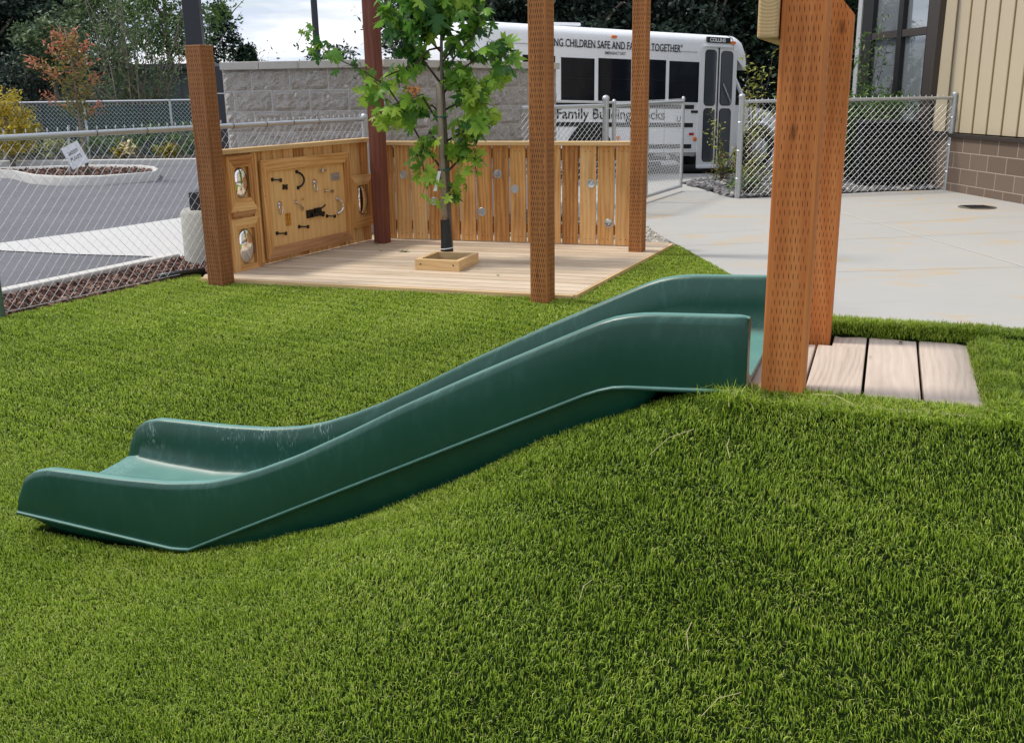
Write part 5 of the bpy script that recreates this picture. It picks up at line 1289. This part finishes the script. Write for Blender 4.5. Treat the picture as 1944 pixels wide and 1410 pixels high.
# yellow lily bracts : tall pale clump
g=V(243,275,21.5); t=empty('tall_yellow_flower',(g.x,g.y,0),'tall pale yellow flower spike against the far fence','flower')
P=np.array([[g.x+rng.normal(0,.06),g.y+rng.normal(0,.05),g.z+rng.uniform(-.22,.16)] for _ in range(36)]); leafmesh(t,'petals',foliage('pale yellow petals',[(0,(.6,.5,.22)),(1,(.85,.75,.45))],.3),P,.10,.1,'quad',None,asp=.6)
m=MB(); m.tube([Vector((g.x,g.y,0)),Vector((g.x,g.y,g.z))],.008,5); m.build('stem',M['twig'],t)
# golden conifer far left
g=V(8,200,21); t=empty('golden_conifer',(g.x,g.y,0),'golden yellow conifer at the far left edge','shrub')
P,tn=crown_pts((g.x,g.y,.85),.62,.5,.72,150,26,.075,.4); leafmesh(t,'foliage',M['f_gold'],P,.085,-.2,'quad',tn,asp=.4)
m=MB(); m.tube([Vector((g.x,g.y,0)),Vector((g.x,g.y,1.2))],.05,6); m.build('trunk',M['bark'],t)
# traffic island with kerb
isl=[G(x,y) for x,y in ((-40,333),(20,336),(60,346),(110,350),(194,349),(255,344),(296,340),(303,334),(296,329))]+[G(270,326),G(215,325),(G(150,325.5)),G(80,328),G(20,330),G(-40,331)]
cI=sum((p for p in isl),Vector())/len(isl)
def ring_(f,z): return [Vector((cI.x+(p.x-cI.x)*f[0],cI.y+(p.y-cI.y)*f[1],z)) for p in isl]
m=MB(); m.grid([ring_((1,1),-.05),ring_((.998,.995),.10),ring_((.99,.985),.125),ring_((.95,.90),.125),ring_((.94,.88),.09),ring_((.93,.86),.04)],close=True); o=m.build('island_kerb',M['curb'],auto=50); o['kind']='structure'
flat('island_soil',[tuple(p[:2]) for p in ring_((.945,.89),0)],.07,M['soil'])
def samp_is(n): return samp([tuple(p[:2]) for p in ring_((.93,.86),0)],n)
v,f,t_=chips(1500,samp_is,.035,.075); o=npmesh('island_bark',v,f,M['mulch'],tone=t_); tagp(o,'reddish bark covering the soil inside the traffic island','mulch',kind='stuff')
# red tipped sapling
sx_,sy_=at(160,17.6),17.6; sap=empty('red_sapling',(sx_,sy_,.05),'red-tipped sapling on the traffic island, with a white sign at its foot','tree')
def SP(px,py,dy=0): return V(px,py,17.6+dy)
m=MB(); m.tube([SP(168,330),SP(158,280),SP(147,200),SP(137,120),SP(122,55)],[.035,.03,.024,.016,.006],8)
lp2=[];
sb_=[([(147,210),(110,150),(65,120)],.1),([(145,190),(175,160),(185,150)],-.1),([(140,150),(110,110),(90,85)],.15),([(138,130),(155,95),(165,85)],-.1),([(135,110),(115,80),(108,60)],.0),([(152,230),(120,200),(85,185)],.1),([(152,230),(175,215),(188,205)],-.1),([(140,140),(80,125),(62,118)],-.1),([(142,160),(160,130),(168,110)],.1),([(137,110),(135,80),(140,62)],.1),([(145,180),(120,150),(90,140)],-.15),([(150,220),(165,180),(172,160)],.1)]
for pts,dy in sb_:
    P=[SP(x,y,dy*i) for i,(x,y) in enumerate(pts)]; m.tube(P,[.012,.008,.004],5)
    for _ in range(75):
        tt=random.uniform(.15,1.05)*2; i=min(int(tt),1); p=P[i].lerp(P[i+1],tt-i)+Vector((random.gauss(0,.05),random.gauss(0,.06),random.gauss(0,.06))); lp2.append((*p,min(1,max(0,tt/2*.75+random.gauss(.05,.15)+(.2 if p.z>2.1 else 0)))))
for _ in range(520):
    tt=random.uniform(0,1); p=SP(150-25*tt+random.gauss(0,13),215-150*tt+random.gauss(0,8),random.gauss(0,.15)); lp2.append((*p,min(1,max(0,random.gauss(.15+.4*tt,.2)))))
m.build('trunk',M['twig'],sap,smooth=True); lp2=np.array(lp2); leafmesh(sap,'leaves',M['f_red'],lp2[:,:3],.085,-.5,'quad',lp2[:,3],asp=.38)
m=MB(); m.tube([SP(133,330,.15),SP(130,238,.15)],.022,8); tagp(m.build('sapling_stake',M['galv']),'grey steel stake beside the red-tipped sapling on the island','stake')
# white hand-lettered sign
sgn=empty('paper_sign',SP(143,325),'white hand-lettered card leaning against the red-tipped sapling','sign')
c=SP(142.3,295,-.25); ca,sa=math.cos(math.radians(24.5)),math.sin(math.radians(24.5)); ex=Vector((ca,0,sa)); ez=Vector((-sa,0.0,ca)); hw,hh2=.163,.195
m=MB(); m.box(c-ex*hw-ez*hh2,ex*hw*2,(0,.012,0),ez*hh2*2); m.build('card',basic('white card',(.80,.81,.83),.6,0,.04,9),sgn)
text('GROOVY',.20,.062,c-ex*.10+ez*.03-Vector((0,.004,0)),ex,ez,M['ink'],sgn,bold=.012); text('PLANTS',.20,.062,c-ex*.10-ez*.07-Vector((0,.004,0)),ex,ez,M['ink'],sgn,bold=.012)
m=MB(); m.tube([c+Vector((-.02,.02,-.1)),c+Vector((0,.03,-.42))],.012,6); m.build('sign_leg',M['galv'],sgn)
# shrubs in the right bed
def twiggy(name,label,px,py,y,hpx,spread,mat,nst,nl,leaf,cat='shrub',base=None,asp=.35,leanx=0):
    b0=G(px,py) if base is None else base; t=empty(name,(b0.x,b0.y,0),label,cat); m=MB(); L=[]
    for k in range(nst):
        h=hpx*random.uniform(.5,1.05); dx=random.gauss(leanx,1)*spread; P=[b0+Vector((random.gauss(0,.03),random.gauss(0,.03),0))]
        for i in range(1,5): f_=i/4; P.append(P[0]+Vector((dx*f_**1.5,random.gauss(0,.4)*spread*f_,h*f_)))
        m.tube(P,[.008,.007,.005,.004,.002],4)
        for _ in range(nl):
            f_=random.uniform(.35,1)*4; i=min(int(f_),3); p=P[i].lerp(P[i+1],f_-i)+Vector((random.gauss(0,.045),random.gauss(0,.05),random.gauss(0,.03))); L.append(tuple(p))
    m.build('stems',M['twigdark'],t); leafmesh(t,'leaves',mat,np.array(L),leaf,.15,'quad',None,asp=asp); return t
twiggy('bamboo_shrub','tall yellow-green twiggy shrub behind the right fence post, in front of the bus nose',1425,350,13.5,1.85,.22,M['f_yel'],9,34,.085,leanx=.1)
twiggy('bamboo_shrub','yellow-green shrub with low branches in front of the bus door',1372,338,14.5,1.0,.30,M['f_yel'],8,22,.075)
twiggy('flowering_shrub','low brownish flowering shrub at the left tip of the rock bed',1372,345,14,.42,.22,M['f_mix'],14,22,.05)
twiggy('flowering_shrub','yellow-flowered shrub behind the right fence post',1425,366,13.3,.62,.25,M['f_yel'],16,24,.055)
twiggy('leafy_shrub','green bushy shrub at the foot of the fence beside the front slide post',1420,372,13.2,.38,.26,M['f_light'],18,22,.055)
twiggy('leafy_shrub','green shrub between the slide posts and the cabinet',1610,345,14.2,1.35,.30,M['f_light'],26,50,.09)
twiggy('leafy_shrub','tall loose shrub in front of the dark window bay, left of the cabinet',1635,340,14.6,2.3,.26,M['f_light'],9,60,.09)
def bushy(label,px,y,zc,r,rz,mt,n=60,leaf=.075):
    x=V(px,300,y).x; t=empty('leafy_shrub',(x,y,0),label,'shrub'); P,tn=crown_pts((x,y,zc),r,r*.7,rz,n,22,.07,.3); P=P[P[:,2]>.03]; leafmesh(t,'foliage',mt,P,leaf,.1,'quad',rng.random(len(P)),asp=.42)
    m=MB()
    for k in range(6): a=random.uniform(0,6.28); m.tube([Vector((x,y,0)),Vector((x+math.cos(a)*r*.3,y+math.sin(a)*r*.2,zc*.6)),Vector((x+math.cos(a)*r*.7,y+math.sin(a)*r*.5,zc+rz*.6))],[.014,.009,.004],5)
    m.build('stems',M['twigdark'],t,smooth=True)
bushy('broad green shrub growing above the black cabinet, under the windows',1668,14.45,.93,.42,.36,M['f_light'],80)
bushy('green shrub between the orange slide posts and the black cabinet',1598,14.6,.75,.33,.62,M['f_light'],80)
bushy('low green shrub at the near right corner of the black cabinet',1752,13.95,.22,.16,.20,M['f_mid'],22,.05)
# white boulder/kerb pieces behind
a=G(1590,318); m=MB(); m.box(a,(1.2,.1,0),(0,.15,0),(0,0,.12)); o=m.build('bed_kerb',M['curb'],bevel=.02); o['kind']='structure'
# distant house roof right of posts
hx=V(1615,140,34); hs=empty('distant_house',(hx.x,34,0),'distant house with a grey roof between the slide posts and the window bay','house')
m=MB(); m.box(Vector((hx.x-1.0,34,0)),(4.0,0,0),(0,5,0),(0,0,2.0)); m.build('wall',basic('house wall grey',(.12,.13,.14),.8,0,.1,2),hs)
m=MB(); a=Vector((hx.x-1.3,33.7,1.95)); m.prism([a,a+Vector((4.6,0,0)),a+Vector((3.8,2.8,1.2)),a+Vector((.8,2.8,1.2))],(0,0,.12)); m.build('roof',basic('house roof grey',(.16,.16,.17),.8,0,.2,6),hs)
